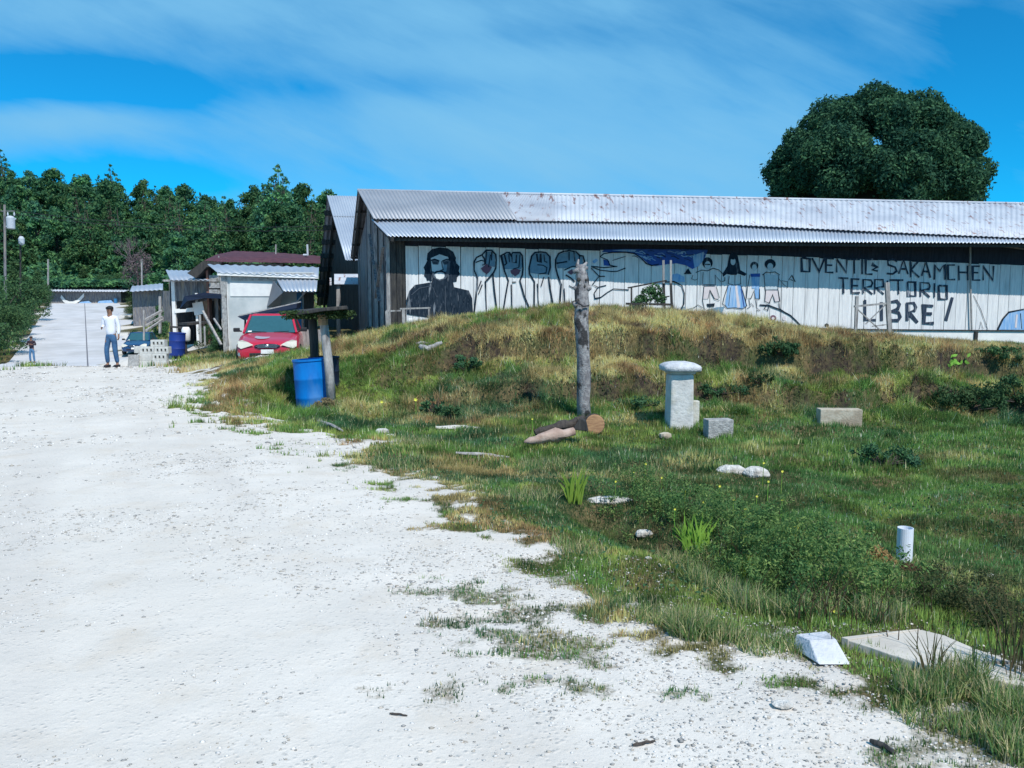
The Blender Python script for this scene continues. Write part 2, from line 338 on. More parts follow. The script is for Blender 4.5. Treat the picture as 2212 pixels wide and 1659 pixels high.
M['rawwood'] = mat('raw cut wood', (.42, .25, .13), (.26, .14, .08), scale=9, stretch=(1, 1, 5), bump=.3)
M['bark'] = mat('dark bark', (.09, .075, .065), (.05, .042, .04), scale=9, stretch=(3, 3, 1), bump=.8)
M['greybark'] = mat('pale flaking bark', (.37, .36, .36), (.20, .19, .20), scale=16, stretch=(1, 1, .7), c3=(.05, .048, .05), bump=1.0, spots=(.545, .60), lo=.4, hi=.6)
M['conc'] = mat('pale concrete', (.64, .64, .62), (.50, .50, .49), scale=5, c3=(.46, .42, .30), bump=.6, spots=(.50, .68))
M['concgrey'] = mat('grey concrete', (.46, .46, .45), (.28, .28, .28), scale=14, bump=.8, c3=(.18, .17, .15), spots=(.58, .70))
M['concbeige'] = mat('beige stained concrete', (.52, .47, .38), (.40, .34, .26), scale=9, c3=(.30, .24, .18), bump=.4)
M['slab'] = mat('dusty concrete slab', (.60, .56, .50), (.50, .46, .41), scale=5, bump=.25)
M['whitestone'] = mat('white limestone', (.70, .68, .64), (.46, .44, .41), scale=14, bump=.9, c3=(.34, .30, .25), spots=(.56, .7))
M['pvc'] = flat('white plastic pipe', (.72, .76, .84), .45)
M['darkpaint'] = mat('worn dark paint', (.012, .022, .036), (.030, .045, .065), rough=.95, scale=9, stretch=(3, 3, .6), c3=(.30, .33, .37), bump=0, spec=.03, spots=(.60, .78))
M['inkpaint'] = mat('faded dark lettering paint', (.020, .034, .055), (.06, .08, .12), rough=.95, scale=8, stretch=(3, 3, .5), c3=(.36, .39, .44), bump=0, spec=.03, spots=(.57, .74))
M['bluepaint'] = flat('deep blue paint', (.025, .085, .34), .8, vary=.5)
M['skypaint'] = mat('light blue paint', (.16, .36, .66), (.36, .52, .72), scale=3, stretch=(6, 6, .6), bump=0)
M['teal'] = flat('blue-green shaded paint', (.16, .27, .36), .85, vary=.4)
M['redpaint'] = flat('faded red paint', (.17, .08, .12), .85, vary=.3)
M['facepaint'] = flat('pale grey-blue paint', (.50, .58, .63), .85, vary=.2)
M['pinkpaint'] = flat('pale pink paint', (.66, .60, .62), .85, vary=.15)
M['skin'] = flat('brown skin', (.24, .125, .08), .6)
M['hair'] = flat('black hair', (.012, .011, .012), .6)
M['shirt'] = flat('white shirt', (.72, .74, .82), .9, vary=.06)
M['darktop'] = flat('dark plum top', (.035, .022, .035), .9, vary=.3)
M['jeans'] = mat('blue denim', (.05, .13, .26), (.03, .08, .17), scale=8, bump=.1)
M['jeans2'] = mat('pale denim', (.10, .22, .38), (.06, .15, .28), scale=8, bump=.1)
M['shoe'] = flat('dark shoes', (.02, .02, .025), .6)
M['carred'] = flat('red car paint', (.50, .014, .045), .32, vary=.05, coat=.6)
M['carblue'] = flat('dark blue car paint', (.012, .05, .14), .3, vary=.05, coat=.6)
M['glass'] = flat('window glass', (.03, .10, .12), .06, spec=.9, vary=.2)
M['lamp'] = flat('cream headlight lens', (.66, .64, .55), .2, spec=.8)
M['black'] = flat('black rubber', (.015, .016, .02), .6)
M['chrome'] = flat('bright metal', (.55, .56, .6), .3, metal=.9)
M['greypaint'] = flat('grey primer', (.36, .34, .40), .6)
M['bluedrum'] = mat('bright blue plastic', (.0, .19, .60), (.0, .14, .48), rough=.5, scale=4, stretch=(1, 1, .4), bump=.1, c3=(.12, .28, .50), spots=(.56, .75))
M['navydrum'] = flat('dark navy plastic', (.008, .014, .035), .5)
M['brownroof'] = mat('maroon sheet roof', (.105, .045, .060), (.07, .03, .045), scale=4, bump=.2)
M['plaster'] = mat('pale plaster', (.62, .64, .64), (.50, .54, .55), scale=2, c3=(.40, .44, .45), bump=.1)
M['whiteplaster'] = mat('white wash', (.82, .82, .80), (.72, .72, .72), scale=3, bump=.1)
M['bluewall'] = flat('blue painted door', (.03, .17, .36), .7)
M['brick'] = flat('weathered brick red', (.26, .13, .10), .9)
M['cable'] = flat('black cable', (.03, .03, .035), .7)
M['dish'] = flat('pale galvanised can', (.48, .52, .58), .6)
M['yellow'] = flat('yellow petals', (.75, .72, .10), .7)
M['moss'] = mat('mossy thatch', (.05, .065, .025), (.025, .03, .02), scale=14, bump=.6)
def roofmat(name, c1, c2, rust=None, ruststr=0.0, metal=.35, rough=.5):
    m = bpy.data.materials.new(name); m.use_nodes = True; t = NT(m.node_tree); b = m.node_tree.nodes['Principled BSDF']
    tc = t.n('ShaderNodeTexCoord'); n = t.n('ShaderNodeTexNoise', inp={'Vector': tc.outputs['Object'], 'Scale': .8, 'Detail': 6.0})
    col = t.mix(t.ramp(n.outputs[0], [(.35, 0.0), (.65, 1.0)]), c1, c2)
    if rust:
        mp = t.n('ShaderNodeMapping', inp={0: tc.outputs['Object'], 'Scale': (2.6, .55, .55), 'Rotation': (0, 0, R(-6))})
        r = t.n('ShaderNodeTexNoise', inp={'Vector': mp.outputs[0], 'Scale': 2.4, 'Detail': 8.0, 'Roughness': .7})
        col = t.mix(t.ramp(r.outputs[0], [(.575, 0.0), (.62, ruststr)]), col, rust)
    t.link(col, b.inputs['Base Color']); b.inputs['Metallic'].default_value = metal; b.inputs['Roughness'].default_value = rough
    return m
M['roofwhite'] = roofmat('old pale tin roof with rust', (.50, .53, .58), (.37, .40, .46), (.20, .10, .09), .9, metal=.1, rough=.6)
M['roofgrey'] = roofmat('grey tin roof', (.37, .385, .42), (.30, .32, .36), metal=.35, rough=.55)
M['roofnew'] = roofmat('light tin roof', (.46, .51, .58), (.38, .43, .51), metal=.4, rough=.5)
M['tinunder'] = roofmat('dull tin', (.30, .31, .33), (.20, .20, .22), metal=.2, rough=.7)
M['leaf_big'] = leafmat('glossy broad leaves', (.008, .036, .022), (.085, .185, .080), (.016, .060, .040), rough=.7, big=.7)
M['leaf_pine'] = leafmat('hill forest leaves', (.036, .125, .062), (.17, .33, .12), (.022, .090, .070), trans=.3, rough=.8, big=.5)
M['leaf_bush'] = leafmat('bush leaves', (.032, .095, .045), (.12, .21, .08), (.045, .09, .045), big=2)
M['leaf_dry'] = leafmat('dry scrub leaves', (.10, .07, .045), (.06, .075, .03), (.14, .09, .06), big=1)
M['leaf_bright'] = leafmat('bright blade leaves', (.34, .55, .10), (.24, .42, .07), trans=.35)
M['leaf_sub'] = leafmat('pale mauve twigs', (.16, .12, .13), (.10, .08, .09), trans=.1)
M['grass'] = leafmat('grass blades', None, None, attr=True, trans=.3, rough=.7)
# ------------------------------------------------------------ the ground sheet
def axis(lo, a, b, hi, st, g=1.13):
    v = list(np.arange(a, b+1e-6, st)); s = st
    while v[-1] < hi: s *= g; v.append(v[-1]+s)
    s = st; p = [v[0]]
    while p[-1] > lo: s *= g; p.append(p[-1]-s)
    return np.array(p[:0:-1]+v)
gx = axis(-900, -9, 13.5, 900, .07); gy = axis(-60, 2.0, 19.5, 1400, .075, 1.06)
GX, GY = np.meshgrid(gx, gy)
gz = GZ(GX, GY); gg = grassiness(GX, GY)
V = np.c_[GX.ravel(), GY.ravel(), gz.ravel()]
nx, ny = len(gx), len(gy); ii = np.arange(nx-1)[None, :]+np.arange(ny-1)[:, None]*nx
F = np.stack([ii, ii+1, ii+1+nx, ii+nx], -1).reshape(-1, 4)
# slope; bare soil on the little ledges, darkened to paint their undercut shade
sy_ = np.gradient(gz, gy, axis=0); sx_ = np.gradient(gz, gx, axis=1); slope = np.hypot(sx_, sy_)
earth_shade = np.clip(earthy_shade(GX, GY)*1.3, 0, 1)*gg
spot = Pz(2060, 1330); earth_shade = np.maximum(earth_shade, np.exp(-((GX-spot.x)/.22)**2-((GY-spot.y)/.35)**2)*.6)
p = Pz(470, 800); tan = np.exp(-((GX-p.x)/.9)**2-((GY-p.y)/2.4)**2)
berm = P(610, 768, 19.0); bermv = np.exp(-((GX-berm.x-.1)/1.1)**2-((GY-19.3)/.9)**2)
gg2 = np.clip(gg-bermv*1.2, 0, 1)
m = bpy.data.materials.new('ground'); m.use_nodes = True; t = NT(m.node_tree); b = m.node_tree.nodes['Principled BSDF']
at = t.n('ShaderNodeAttribute', attribute_name='Col'); sp_ = t.n('ShaderNodeSeparateColor', inp={0: at.outputs['Color']})
geo = t.n('ShaderNodeNewGeometry'); pos = geo.outputs['Position']
def N(scale, detail=5.0, rough=.6, vec=None): return t.n('ShaderNodeTexNoise', inp={'Vector': vec or pos, 'Scale': scale, 'Detail': detail, 'Roughness': rough}).outputs[0]
stones = t.n('ShaderNodeTexVoronoi', inp={'Vector': pos, 'Scale': 34.0, 'Randomness': 1.0})
st2 = t.n('ShaderNodeTexVoronoi', inp={'Vector': pos, 'Scale': 95.0})
gcol = t.mix(t.ramp(N(.7, 6), [(.35, 0.0), (.65, 1.0)]), (.70, .655, .60), (.63, .585, .53))
gcol = t.mix(t.ramp(N(2.3, 6), [(.52, 0.0), (.70, .6)]), gcol, (.60, .53, .45))
sxyz = t.n('ShaderNodeSeparateXYZ', inp={0: pos}); trk = t.n('ShaderNodeCombineXYZ', inp={0: t.m('MULTIPLY', t.m('ADD', sxyz.outputs[0], t.m('MULTIPLY', sxyz.outputs[1], .50)), 1.1), 1: t.m('MULTIPLY', sxyz.outputs[1], .10)})
gcol = t.mix(t.ramp(N(1.0, 4, .5, trk.outputs[0]), [(.48, .0), (.66, .55)]), gcol, (.54, .50, .46))
gcol = t.mix(t.m('MULTIPLY', t.ramp(stones.outputs['Distance'], [(.0, 1.0), (.28, .0)]), t.ramp(N(5.0), [(.46, .0), (.60, .45)])), gcol, (.30, .29, .29))
gcol = t.mix(t.m('MULTIPLY', t.ramp(st2.outputs['Distance'], [(.05, 1.0), (.4, .0)]), .22), gcol, (.36, .36, .39))
gcol = t.mix(t.ramp(N(22.0, 3), [(.62, .0), (.72, .55)]), gcol, (.42, .40, .37))
soil = t.mix(t.ramp(N(3.0), [(.4, 0.0), (.6, 1.0)]), (.085, .095, .040), (.17, .125, .065))
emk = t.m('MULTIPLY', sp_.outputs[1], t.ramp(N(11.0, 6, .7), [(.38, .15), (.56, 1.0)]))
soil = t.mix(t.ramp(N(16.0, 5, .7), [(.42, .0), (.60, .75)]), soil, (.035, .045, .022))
soil = t.mix(emk, soil, t.mix(N(9.0), (.014, .013, .016), (.075, .055, .040)))  # soil near black, so the ledge undercuts read as shaded
soil = t.mix(sp_.outputs[2], soil, t.mix(N(7.0), (.42, .30, .20), (.26, .17, .11)))
mask = t.ramp(t.m('ADD', sp_.outputs[0], t.m('MULTIPLY', t.m('SUBTRACT', N(26.0, 6, .7), .5), .9)), [(.34, 0.0), (.66, 1.0)])
t.link(t.mix(mask, gcol, soil), b.inputs['Base Color']); b.inputs['Roughness'].default_value = .95; b.inputs['Specular IOR Level'].default_value = .1
hgt = t.m('ADD', t.m('MULTIPLY', t.ramp(stones.outputs['Distance'], [(.0, 1.0), (.4, .0)]), t.ramp(N(5.0), [(.45, .1), (.6, 1.0)])), t.m('MULTIPLY', N(14.0, 8, .7), 1.3))
bp = t.n('ShaderNodeBump', inp={'Height': hgt, 'Strength': .40, 'Distance': .02}); t.link(bp.outputs[0], b.inputs['Normal'])
ground = np_mesh('ground', V, F, m, col=np.c_[gg2.ravel(), earth_shade.ravel(), (tan*sstep(0, .5, gg+.3)).ravel()], smooth=True)
props(ground, 'pale gravel yard and grassy bank', None, kind='structure')

# concrete road climbing the hill, centre seam, cross joints
mr = mat('worn concrete road', (.60, .59, .60), (.52, .51, .52), scale=.8, bump=.1, c3=(.46, .45, .45), spots=(.5, .7)); tr_ = NT(mr.node_tree)
ys = np.r_[np.arange(36, 112.5, 1.2)]; rows = []
for Y in ys:
    for off in (-4.8, -2.4, 0, 2.4, 4.8):
        X = -.534*Y+off; rows.append((X, Y, float(GZ(np.array([-.534*Y]), np.array([Y]))[0])+.10))
V = np.array(rows); n = 5; F = np.array([(i*n+k, i*n+k+1, (i+1)*n+k+1, (i+1)*n+k) for i in range(len(ys)-1) for k in range(n-1)])
road = np_mesh('road', V, F, mr, smooth=True); props(road, 'pale concrete road climbing the hill', kind='structure')
mb = MB()
for i in range(len(ys)-1):
    a = [V[i*n+2], V[(i+1)*n+2]]
    mb.add([Vector(a[0])+Vector((-.045, 0, .008)), Vector(a[0])+Vector((.045, 0, .008)), Vector(a[1])+Vector((.045, 0, .008)), Vector(a[1])+Vector((-.045, 0, .008))], [(0, 1, 2, 3)])
o = mb.build('road_seam', flat('tar seam', (.16, .16, .18), .9), origin=(0, 0, 0)); props(o, 'dark seam down the middle of the concrete road', kind='structure')

# ------------------------------------------------------------ grass blades, pebbles
def blades(name, X, Y, h, wd_, col, two=True, lean=.45, zoff=0):
    n = len(X); Z = GZ(X, Y)+zoff; a = rng.random(n)*2*np.pi; la = rng.random(n)*2*np.pi; ll = (rng.random(n)**1.3)*lean*h*1.3
    dx, dy = np.cos(a)*wd_/2, np.sin(a)*wd_/2; lx, ly = np.cos(la)*ll, np.sin(la)*ll
    B = np.c_[X, Y, Z-.01]; D = np.c_[dx, dy, 0*dx]; T = np.c_[X+lx, Y+ly, Z+h*np.sqrt(np.clip(1-(ll/h/1.6)**2, .2, 1))]
    if two:
        Mi = B*.45+T*.55-np.c_[lx*.18, ly*.18, 0*lx]
        V = np.stack([B-D, B+D, Mi+D*.7, Mi-D*.7, T], 1).reshape(-1, 3); k = np.arange(n)*5
        F = np.r_[np.c_[k, k+1, k+2], np.c_[k, k+2, k+3], np.c_[k+3, k+2, k+4]]
        cc = np.repeat(col, 5, 0)
    else:
        V = np.stack([B-D, B+D, T], 1).reshape(-1, 3); k = np.arange(n)*3; F = np.c_[k, k+1, k+2]; cc = np.repeat(col, 3, 0)
    return props(np_mesh(name, V, F, M['grass'], col=cc), kind='stuff')
def grasscol(X, Y):
    n = len(X); gA = fbm(X*.55, Y*.8, 2); gB = fbm(X*2.1, Y*2.1, 4); gC = fbm(X*7, Y*7, 6); r = rng.random(n)
    green = np.array([.056, .104, .026]); lime = np.array([.135, .170, .042]); dk = np.array([.016, .048, .026]); tan_ = np.array([.270, .215, .095]); rust = np.array([.175, .110, .055]); straw = np.array([.42, .36, .20])
    def mx(a, b, f): f = f[:, None]; return a*(1-f)+b*f
    c = mx(np.tile(green, (n, 1)), np.tile(lime, (n, 1)), sstep(.42, .68, gB+.12*(gC-.5)))
    c = mx(c, np.tile(dk, (n, 1)), sstep(.55, .40, gA+.25*(gC-.5))*.8)
    # drier towards the crest of the bank on the right and along the gravel edge
    z = GZ(X, Y); bank = sstep(.15, .8, z)*sstep(12.4, 13.5, Y)*sstep(23, 20, Y)
    d = seg_dist(X, Y, edge, False); rim = np.exp(-(d/np.clip(np.hypot(X, Y)*.045, .15, .5))**2)
    right = sstep(-1.5, 3.5, X)
    dry = np.clip(bank*(.36+.42*right)+rim*.50+(fbm(X*.9, Y*1.3, 7)-.50)*2.0+(gB-.5)*.8+.10*sstep(12.2, 13, Y), 0, 1)
    dryc = mx(np.tile(tan_, (n, 1)), np.tile(rust, (n, 1)), sstep(.45, .7, fbm(X*1.7, Y*1.7, 1)+.2*(r-.5)))
    c = mx(c, dryc, sstep(.25, .62, dry+.5*(r-.5)))
    flatn = sstep(12.5, 11.5, Y)*sstep(.4, .8, X/np.maximum(Y, 1)+.4)
    c = mx(c, np.tile(np.array([.058, .112, .030]), (n, 1)), flatn*.45)
    c = mx(c, np.tile(straw, (n, 1)), (rng.random(n) < .05).astype(float)*.8)
    ea = np.clip(earthy_shade(X, Y)*1.6+sstep(.58, .68, fbm(X*2.3, Y*3.1, 1))*bank*.75+sstep(.62, .72, fbm(X*1.4, Y*1.9, 3))*.35, 0, 1)*(rng.random(n) < .85); dead = np.where((rng.random(n) < .5)[:, None], np.array([.022, .020, .022]), np.array([.085, .060, .040])); f_ = ea[:, None]; c = c*(1-f_)+dead*f_  # dead blades, coloured dark to paint shade along the ledges
    pc = Pz(470, 800); tt = np.exp(-((X-pc.x)/.9)**2-((Y-pc.y)/2.4)**2); c = mx(c, np.tile(np.array([.42, .30, .16]), (n, 1)), tt*.85)
    c = c*(0.62+.76*sstep(.30, .70, fbm(X*3.3, Y*3.3, 5)))[:, None]
    return np.clip(c*2.5*(0.7+.6*rng.random(n))[:, None], 0, .75)
slabpoly_ = np.array([tuple(Pz(a, b))[:2] for a, b in ((1822, 1378), (1990, 1356), (2100, 1392), (2300, 1450), (2300, 1490), (2100, 1452), (2000, 1432), (1900, 1402))])
def scatter(n, x0, x1, y0, y1, power=1.0, thr=.35, inview=True):
    Y = y0+(y1-y0)*rng.random(n)**power; X = x0+(x1-x0)*rng.random(n)
    k = (np.abs(X) < .70*Y+.6) if inview else np.ones(n, bool); X, Y = X[k], Y[k]
    g = grassiness(X, Y); g = g*sstep(1.15, .95, np.abs((X-berm.x-.1)/1.1)**0*1.0) if False else g
    bm = np.exp(-((X-berm.x-.1)/1.1)**2-((Y-19.3)/.9)**2); g = g-bm*1.1
    k = (g+.35*(rng.random(len(X))-.5) > thr+.15) & ~inpoly(X, Y, slabpoly_) & (earthy_shade(X, Y) < .35+1.1*rng.random(len(X))); return X[k], Y[k], g[k]
dist = lambda X, Y: np.hypot(X, Y)
# tufts: patches where blades are longer
X, Y, g = scatter(620000, -3, 9.5, 2.5, 8.5)
tuft = sstep(.5, .8, fbm(X*3.1, Y*3.1, 5))
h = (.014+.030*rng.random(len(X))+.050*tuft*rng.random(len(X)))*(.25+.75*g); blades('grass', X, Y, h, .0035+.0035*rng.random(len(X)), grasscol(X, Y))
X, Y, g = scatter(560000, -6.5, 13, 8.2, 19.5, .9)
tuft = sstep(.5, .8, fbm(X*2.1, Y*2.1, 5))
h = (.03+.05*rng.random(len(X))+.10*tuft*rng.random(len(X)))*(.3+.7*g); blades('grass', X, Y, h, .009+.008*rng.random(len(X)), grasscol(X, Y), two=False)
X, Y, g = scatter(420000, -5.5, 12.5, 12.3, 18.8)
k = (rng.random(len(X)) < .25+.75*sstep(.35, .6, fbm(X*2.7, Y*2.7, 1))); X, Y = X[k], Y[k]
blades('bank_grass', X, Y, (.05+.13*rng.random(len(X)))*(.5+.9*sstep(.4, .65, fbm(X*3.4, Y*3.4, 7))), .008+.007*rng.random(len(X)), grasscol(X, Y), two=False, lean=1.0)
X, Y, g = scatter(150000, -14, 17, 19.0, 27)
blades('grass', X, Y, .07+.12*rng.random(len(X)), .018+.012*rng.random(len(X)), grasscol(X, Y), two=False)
X, Y, g = scatter(60000, -45, -10, 26, 110)
k = np.abs(X+.534*Y) > 5.2; X, Y = X[k], Y[k]
blades('grass', X, Y, .12+.3*rng.random(len(X)), .06+.05*rng.random(len(X)), grasscol(X, Y), two=False)
# the long seeding grass clump at the roadside and other tall tufts
def tuftset(name, centres, col, label=None, cat=None):
    Xs = []; Ys = []; hs = []; 
    for cx, cy, rad, n, hh in centres:
        a = rng.random(n)*6.28; r = rad*np.sqrt(rng.random(n)); Xs.append(cx+r*np.cos(a)); Ys.append(cy+r*np.sin(a)); hs.append(hh*(.55+.6*rng.random(n)))
    X, Y, h = map(np.concatenate, (Xs, Ys, hs)); cc = np.array(col)[rng.integers(0, len(col), len(X))]*(.7+.6*rng.random(len(X)))[:, None]
    o = blades(name, X, Y, h, .004+.003*rng.random(len(X)), cc, lean=.8); return o
cs = []
for dx, dy, r, n, hh in ((1490, 1365, .11, 900, .13), (1555, 1372, .11, 500, .09), (1640, 1395, .11, 350, .07), (1420, 1330, .13, 350, .08), (1710, 1395, .08, 250, .06), (1330, 1280, .14, 250, .05), (1990, 1550, .12, 350, .06), (2120, 1590, .11, 500, .09), (2190, 1560, .11, 700, .15), (2060, 1490, .08, 300, .09), (2200, 1640, .09, 500, .12),
                         (1250, 1170, .2, 500, .09), (1560, 1230, .22, 900, .17), (1640, 1290, .2, 900, .19), (1740, 1300, .18, 800, .20), (1480, 1150, .2, 700, .16), (1800, 1250, .2, 600, .18), (1900, 1330, .14, 500, .14), (2080, 1480, .10, 500, .15), (2000, 1500, .12, 500, .12), (1150, 1060, .25, 500, .1), (860, 1000, .3, 500, .1), (900, 940, .3, 400, .12), (1180, 985, .3, 600, .13), (1400, 1010, .35, 700, .11)):
    q = Pz(dx, dy); cs.append((q.x, q.y, r, n, hh))
tuftset('long_grass', cs, [(.34, .38, .16), (.18, .28, .09), (.55, .48, .28), (.12, .24, .08)])
# pebbles
def pebbles(name, n, x0, x1, y0, y1, s0, s1, mt, cond, col):
    Y = y0+(y1-y0)*rng.random(n)**1.3; X = x0+(x1-x0)*rng.random(n); k = (np.abs(X) < .7*Y+.5) & cond(X, Y); X, Y = X[k], Y[k]; n = len(X)
    Z = GZ(X, Y); s = (s0+(s1-s0)*rng.random(n)**3)*np.clip(.6+Y*.07, .7, 2.2)
    base = np.array([(0, 0, 1), (1, 0, .1), (.3, .95, .0), (-.8, .6, .1), (-.8, -.6, 0), (.3, -.95, .1), (0, 0, -.6)])
    fs = np.array([(0, 1, 2), (0, 2, 3), (0, 3, 4), (0, 4, 5), (0, 5, 1), (6, 2, 1), (6, 3, 2), (6, 4, 3), (6, 5, 4), (6, 1, 5)])
    a = rng.random(n)*6.28; J = 1+.5*(rng.random((n, 7, 3))-.5); b = base[None]*J; ca, sa = np.cos(a)[:, None], np.sin(a)[:, None]
    bx = (b[:, :, 0]*ca-b[:, :, 1]*sa)*s[:, None]*1.2; by = (b[:, :, 0]*sa+b[:, :, 1]*ca)*s[:, None]; bz = b[:, :, 2]*s[:, None]*.62
    V = np.stack([X[:, None]+bx, Y[:, None]+by, Z[:, None]+bz], -1).reshape(-1, 3); F = (fs[None]+np.arange(n)[:, None, None]*7).reshape(-1, 3)
    cc = np.repeat(np.array(col)[rng.integers(0, len(col), n)]*(.8+.35*rng.random(n))[:, None], 7, 0)
    return props(np_mesh(name, V, F, mt, col=cc), kind='stuff')
ms = bpy.data.materials.new('pebbles'); ms.use_nodes = True; t2 = NT(ms.node_tree)
t2.link(t2.n('ShaderNodeAttribute', attribute_name='Col').outputs['Color'], ms.node_tree.nodes['Principled BSDF'].inputs['Base Color']); ms.node_tree.nodes['Principled BSDF'].inputs['Roughness'].default_value = .95
gr = [(.62, .60, .58), (.50, .48, .45), (.68, .65, .62), (.30, .29, .28), (.42, .38, .33)]
clump = lambda X, Y: (fbm(X*1.1, Y*1.1, 3)+.25*(rng.random(len(X))-.5) > .52)
pebbles('gravel_stones', 60000, -6, 3, 2.4, 9, .003, .013, ms, lambda X, Y: (grassiness(X, Y) < .5) & clump(X, Y), gr)
pebbles('gravel_stones', 26000, -17, 1, 8, 23, .006, .022, ms, lambda X, Y: (grassiness(X, Y) < .5) & clump(X, Y), gr)
pebbles('gravel_stones', 26000, -.9, 3.4, 2.5, 5.2, .002, .012, ms, lambda X, Y: (np.abs(seg_dist(X, Y, edge, False)) < .95), gr)
bx_, by_ = berm.x+.1, 19.2
pebbles('berm_stones', 60000, bx_-1.6, bx_+1.7, 18.3, 20.4, .015, .06, ms, lambda X, Y: np.exp(-((X-bx_)/1.1)**2-((Y-19.3)/.9)**2) > .42, [(.62, .58, .56), (.70, .68, .68), (.5, .42, .38)])
o = C.objects[-1]
# ------------------------------------------------------------ corrugated sheets
def corr(name, A0, A1, B0, B1, mt, parent, pitch=.105, amp=.016, rows=2, sagf=None, t0=0, t1=1, thick=True):
    """Sheet whose corrugations run from the upper edge (A0->A1) down to the lower edge (B0->B1).  Edges may be polylines of equal length."""
    up = [Vector(p) for p in (A0 if isinstance(A0, list) else [A0, A1])]; lo = [Vector(p) for p in (B0 if isinstance(B0, list) else [B0, B1])]
    def at(pl, t):
        x = t*(len(pl)-1); i = min(int(x), len(pl)-2); return pl[i].lerp(pl[i+1], x-i)
    L = sum((up[i+1]-up[i]).length for i in range(len(up)-1)); nw = max(3, int(L/pitch)); K = nw*6+1
    t = np.linspace(0, 1, K); U = np.array([at(up, q) for q in t]); D = np.array([at(lo, q) for q in t])
    e = np.array(up[-1]-up[0]); dn = np.array(lo[0]-up[0]); nrm = np.cross(e, dn); nrm /= np.linalg.norm(nrm)
    if nrm[2] < 0: nrm = -nrm
    wv = np.sin(t*nw*2*np.pi)[:, None]*nrm*amp; V = []
    for r in range(rows+1):
        f = r/rows; V.append(U*(1-f)+D*f+wv)
    V = np.concatenate(V); k = np.arange(K-1)
    F = np.concatenate([np.c_[r*K+k, r*K+k+1, (r+1)*K+k+1, (r+1)*K+k] for r in range(rows)])
    n0 = len(V); V = np.concatenate([V, V-nrm*.006]); F2 = F[:, ::-1]+n0; F = np.concatenate([F, F2])
    ed = np.c_[rows*K+k, rows*K+k+1, n0+rows*K+k+1, n0+rows*K+k]; F = np.concatenate([F, ed])
    return np_mesh(name, V, F, mt, parent=parent, smooth=True)
def boards(name, p0, p1, zt, zb, mt, parent, wmin=.30, wmax=.44, gap=.012, th=.022, seed=1, jit=.006, skip=(), topjit=.0, botjit=0.0, nrm=None):
    rr = random.Random(seed); p0, p1 = Vector(p0), Vector(p1); L = (p1-p0).length; d = (p1-p0)/L; n = Vector(nrm) if nrm else Vector((d.y, -d.x, 0)); mb = MB(); s = 0
    while s < L-.02:
        w_ = min(rr.uniform(wmin, wmax), L-s); a = p0+d*(s+gap/2); b = p0+d*(s+w_-gap/2); j = rr.uniform(-jit, jit)
        if not any(u <= s+w_/2 <= v for u, v in skip):
            ta, tb = zt(s), zt(s+w_); tj = rr.uniform(-topjit, topjit); bj = rr.uniform(-botjit, botjit); ba, bb = zb(s)+bj, zb(s+w_)+bj
            o0 = n*(j); o1 = n*(j-th); lean = d*rr.uniform(-.006, .006)
            def q(pt, z, o): return Vector((pt.x, pt.y, z))+o
            mb.hexa([q(a, ba, o0), q(b, bb, o0), q(b, bb, o1), q(a, ba, o1)], [q(a+lean, ta+tj, o0), q(b+lean, tb+tj, o0), q(b+lean, tb+tj, o1), q(a+lean, ta+tj, o1)])
        s += w_
    return mb.build(name, mt, parent)

# ------------------------------------------------------------ the painted barn
WA = P(846, 700, 22.2); WB = P(2420, 700, 25.4); WA.z = WB.z = 0
wdir = (WB-WA).normalized(); wn = Vector((wdir.y, -wdir.x, 0)); WL = (WB-WA).length
def wp(dx, dy, off=0.0):
    """photograph point carried onto the front wall plane (off = metres proud of it)"""
    d = ray(dx, dy); o = Vector((0, 0, CAMZ)); q = WA+wn*off; t = (q-o).dot(wn)/d.dot(wn); return o+d*t
def ws(dx, dy=650): return (wp(dx, dy)-WA).dot(wdir)
barn = thing('painted_barn', 'long timber barn with white mural-painted boards and corrugated tin roof', 'barn', (WA.x, WA.y, G(WA.x, WA.y)))
sW = ws(877)
topz = lambda s: float(np.interp(s, [sW, ws(1300), ws(1600), ws(1900), ws(2212)], [wp(877, 531).z, wp(1300, 541).z, wp(1600, 551).z, wp(1900, 562).z, wp(2212, 574).z]))
botz = lambda s: float(np.interp(s, [sW, ws(1300), ws(1700), ws(2000), ws(2212)], [wp(877, 705).z, wp(1300, 706).z, wp(1700, 708).z, wp(2000, 713).z, wp(2212, 716).z]))
PW = lambda s: WA+wdir*s
boards('front_wall', PW(sW), PW(WL), lambda s: topz(s+sW), lambda s: botz(s+sW), M['whiteboard'], barn, seed=4, wmin=.34, wmax=.42, topjit=.015, botjit=.01, gap=.016)
boards('corner_boarding', PW(0), PW(sW-.01), lambda s: wp(860, 520).z, lambda s: .85, M['darkwood'], barn, wmin=.14, wmax=.2, seed=8)
# wall band behind, under the eave, with the navy shade in its colour
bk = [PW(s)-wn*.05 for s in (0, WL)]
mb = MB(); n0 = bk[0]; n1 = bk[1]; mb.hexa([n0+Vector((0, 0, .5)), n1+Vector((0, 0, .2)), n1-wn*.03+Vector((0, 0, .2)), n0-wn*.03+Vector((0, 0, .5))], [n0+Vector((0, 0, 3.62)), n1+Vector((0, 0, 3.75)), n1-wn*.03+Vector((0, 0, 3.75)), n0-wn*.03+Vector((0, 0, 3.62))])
mb.build('inner_wall', M['shadewood'], barn)
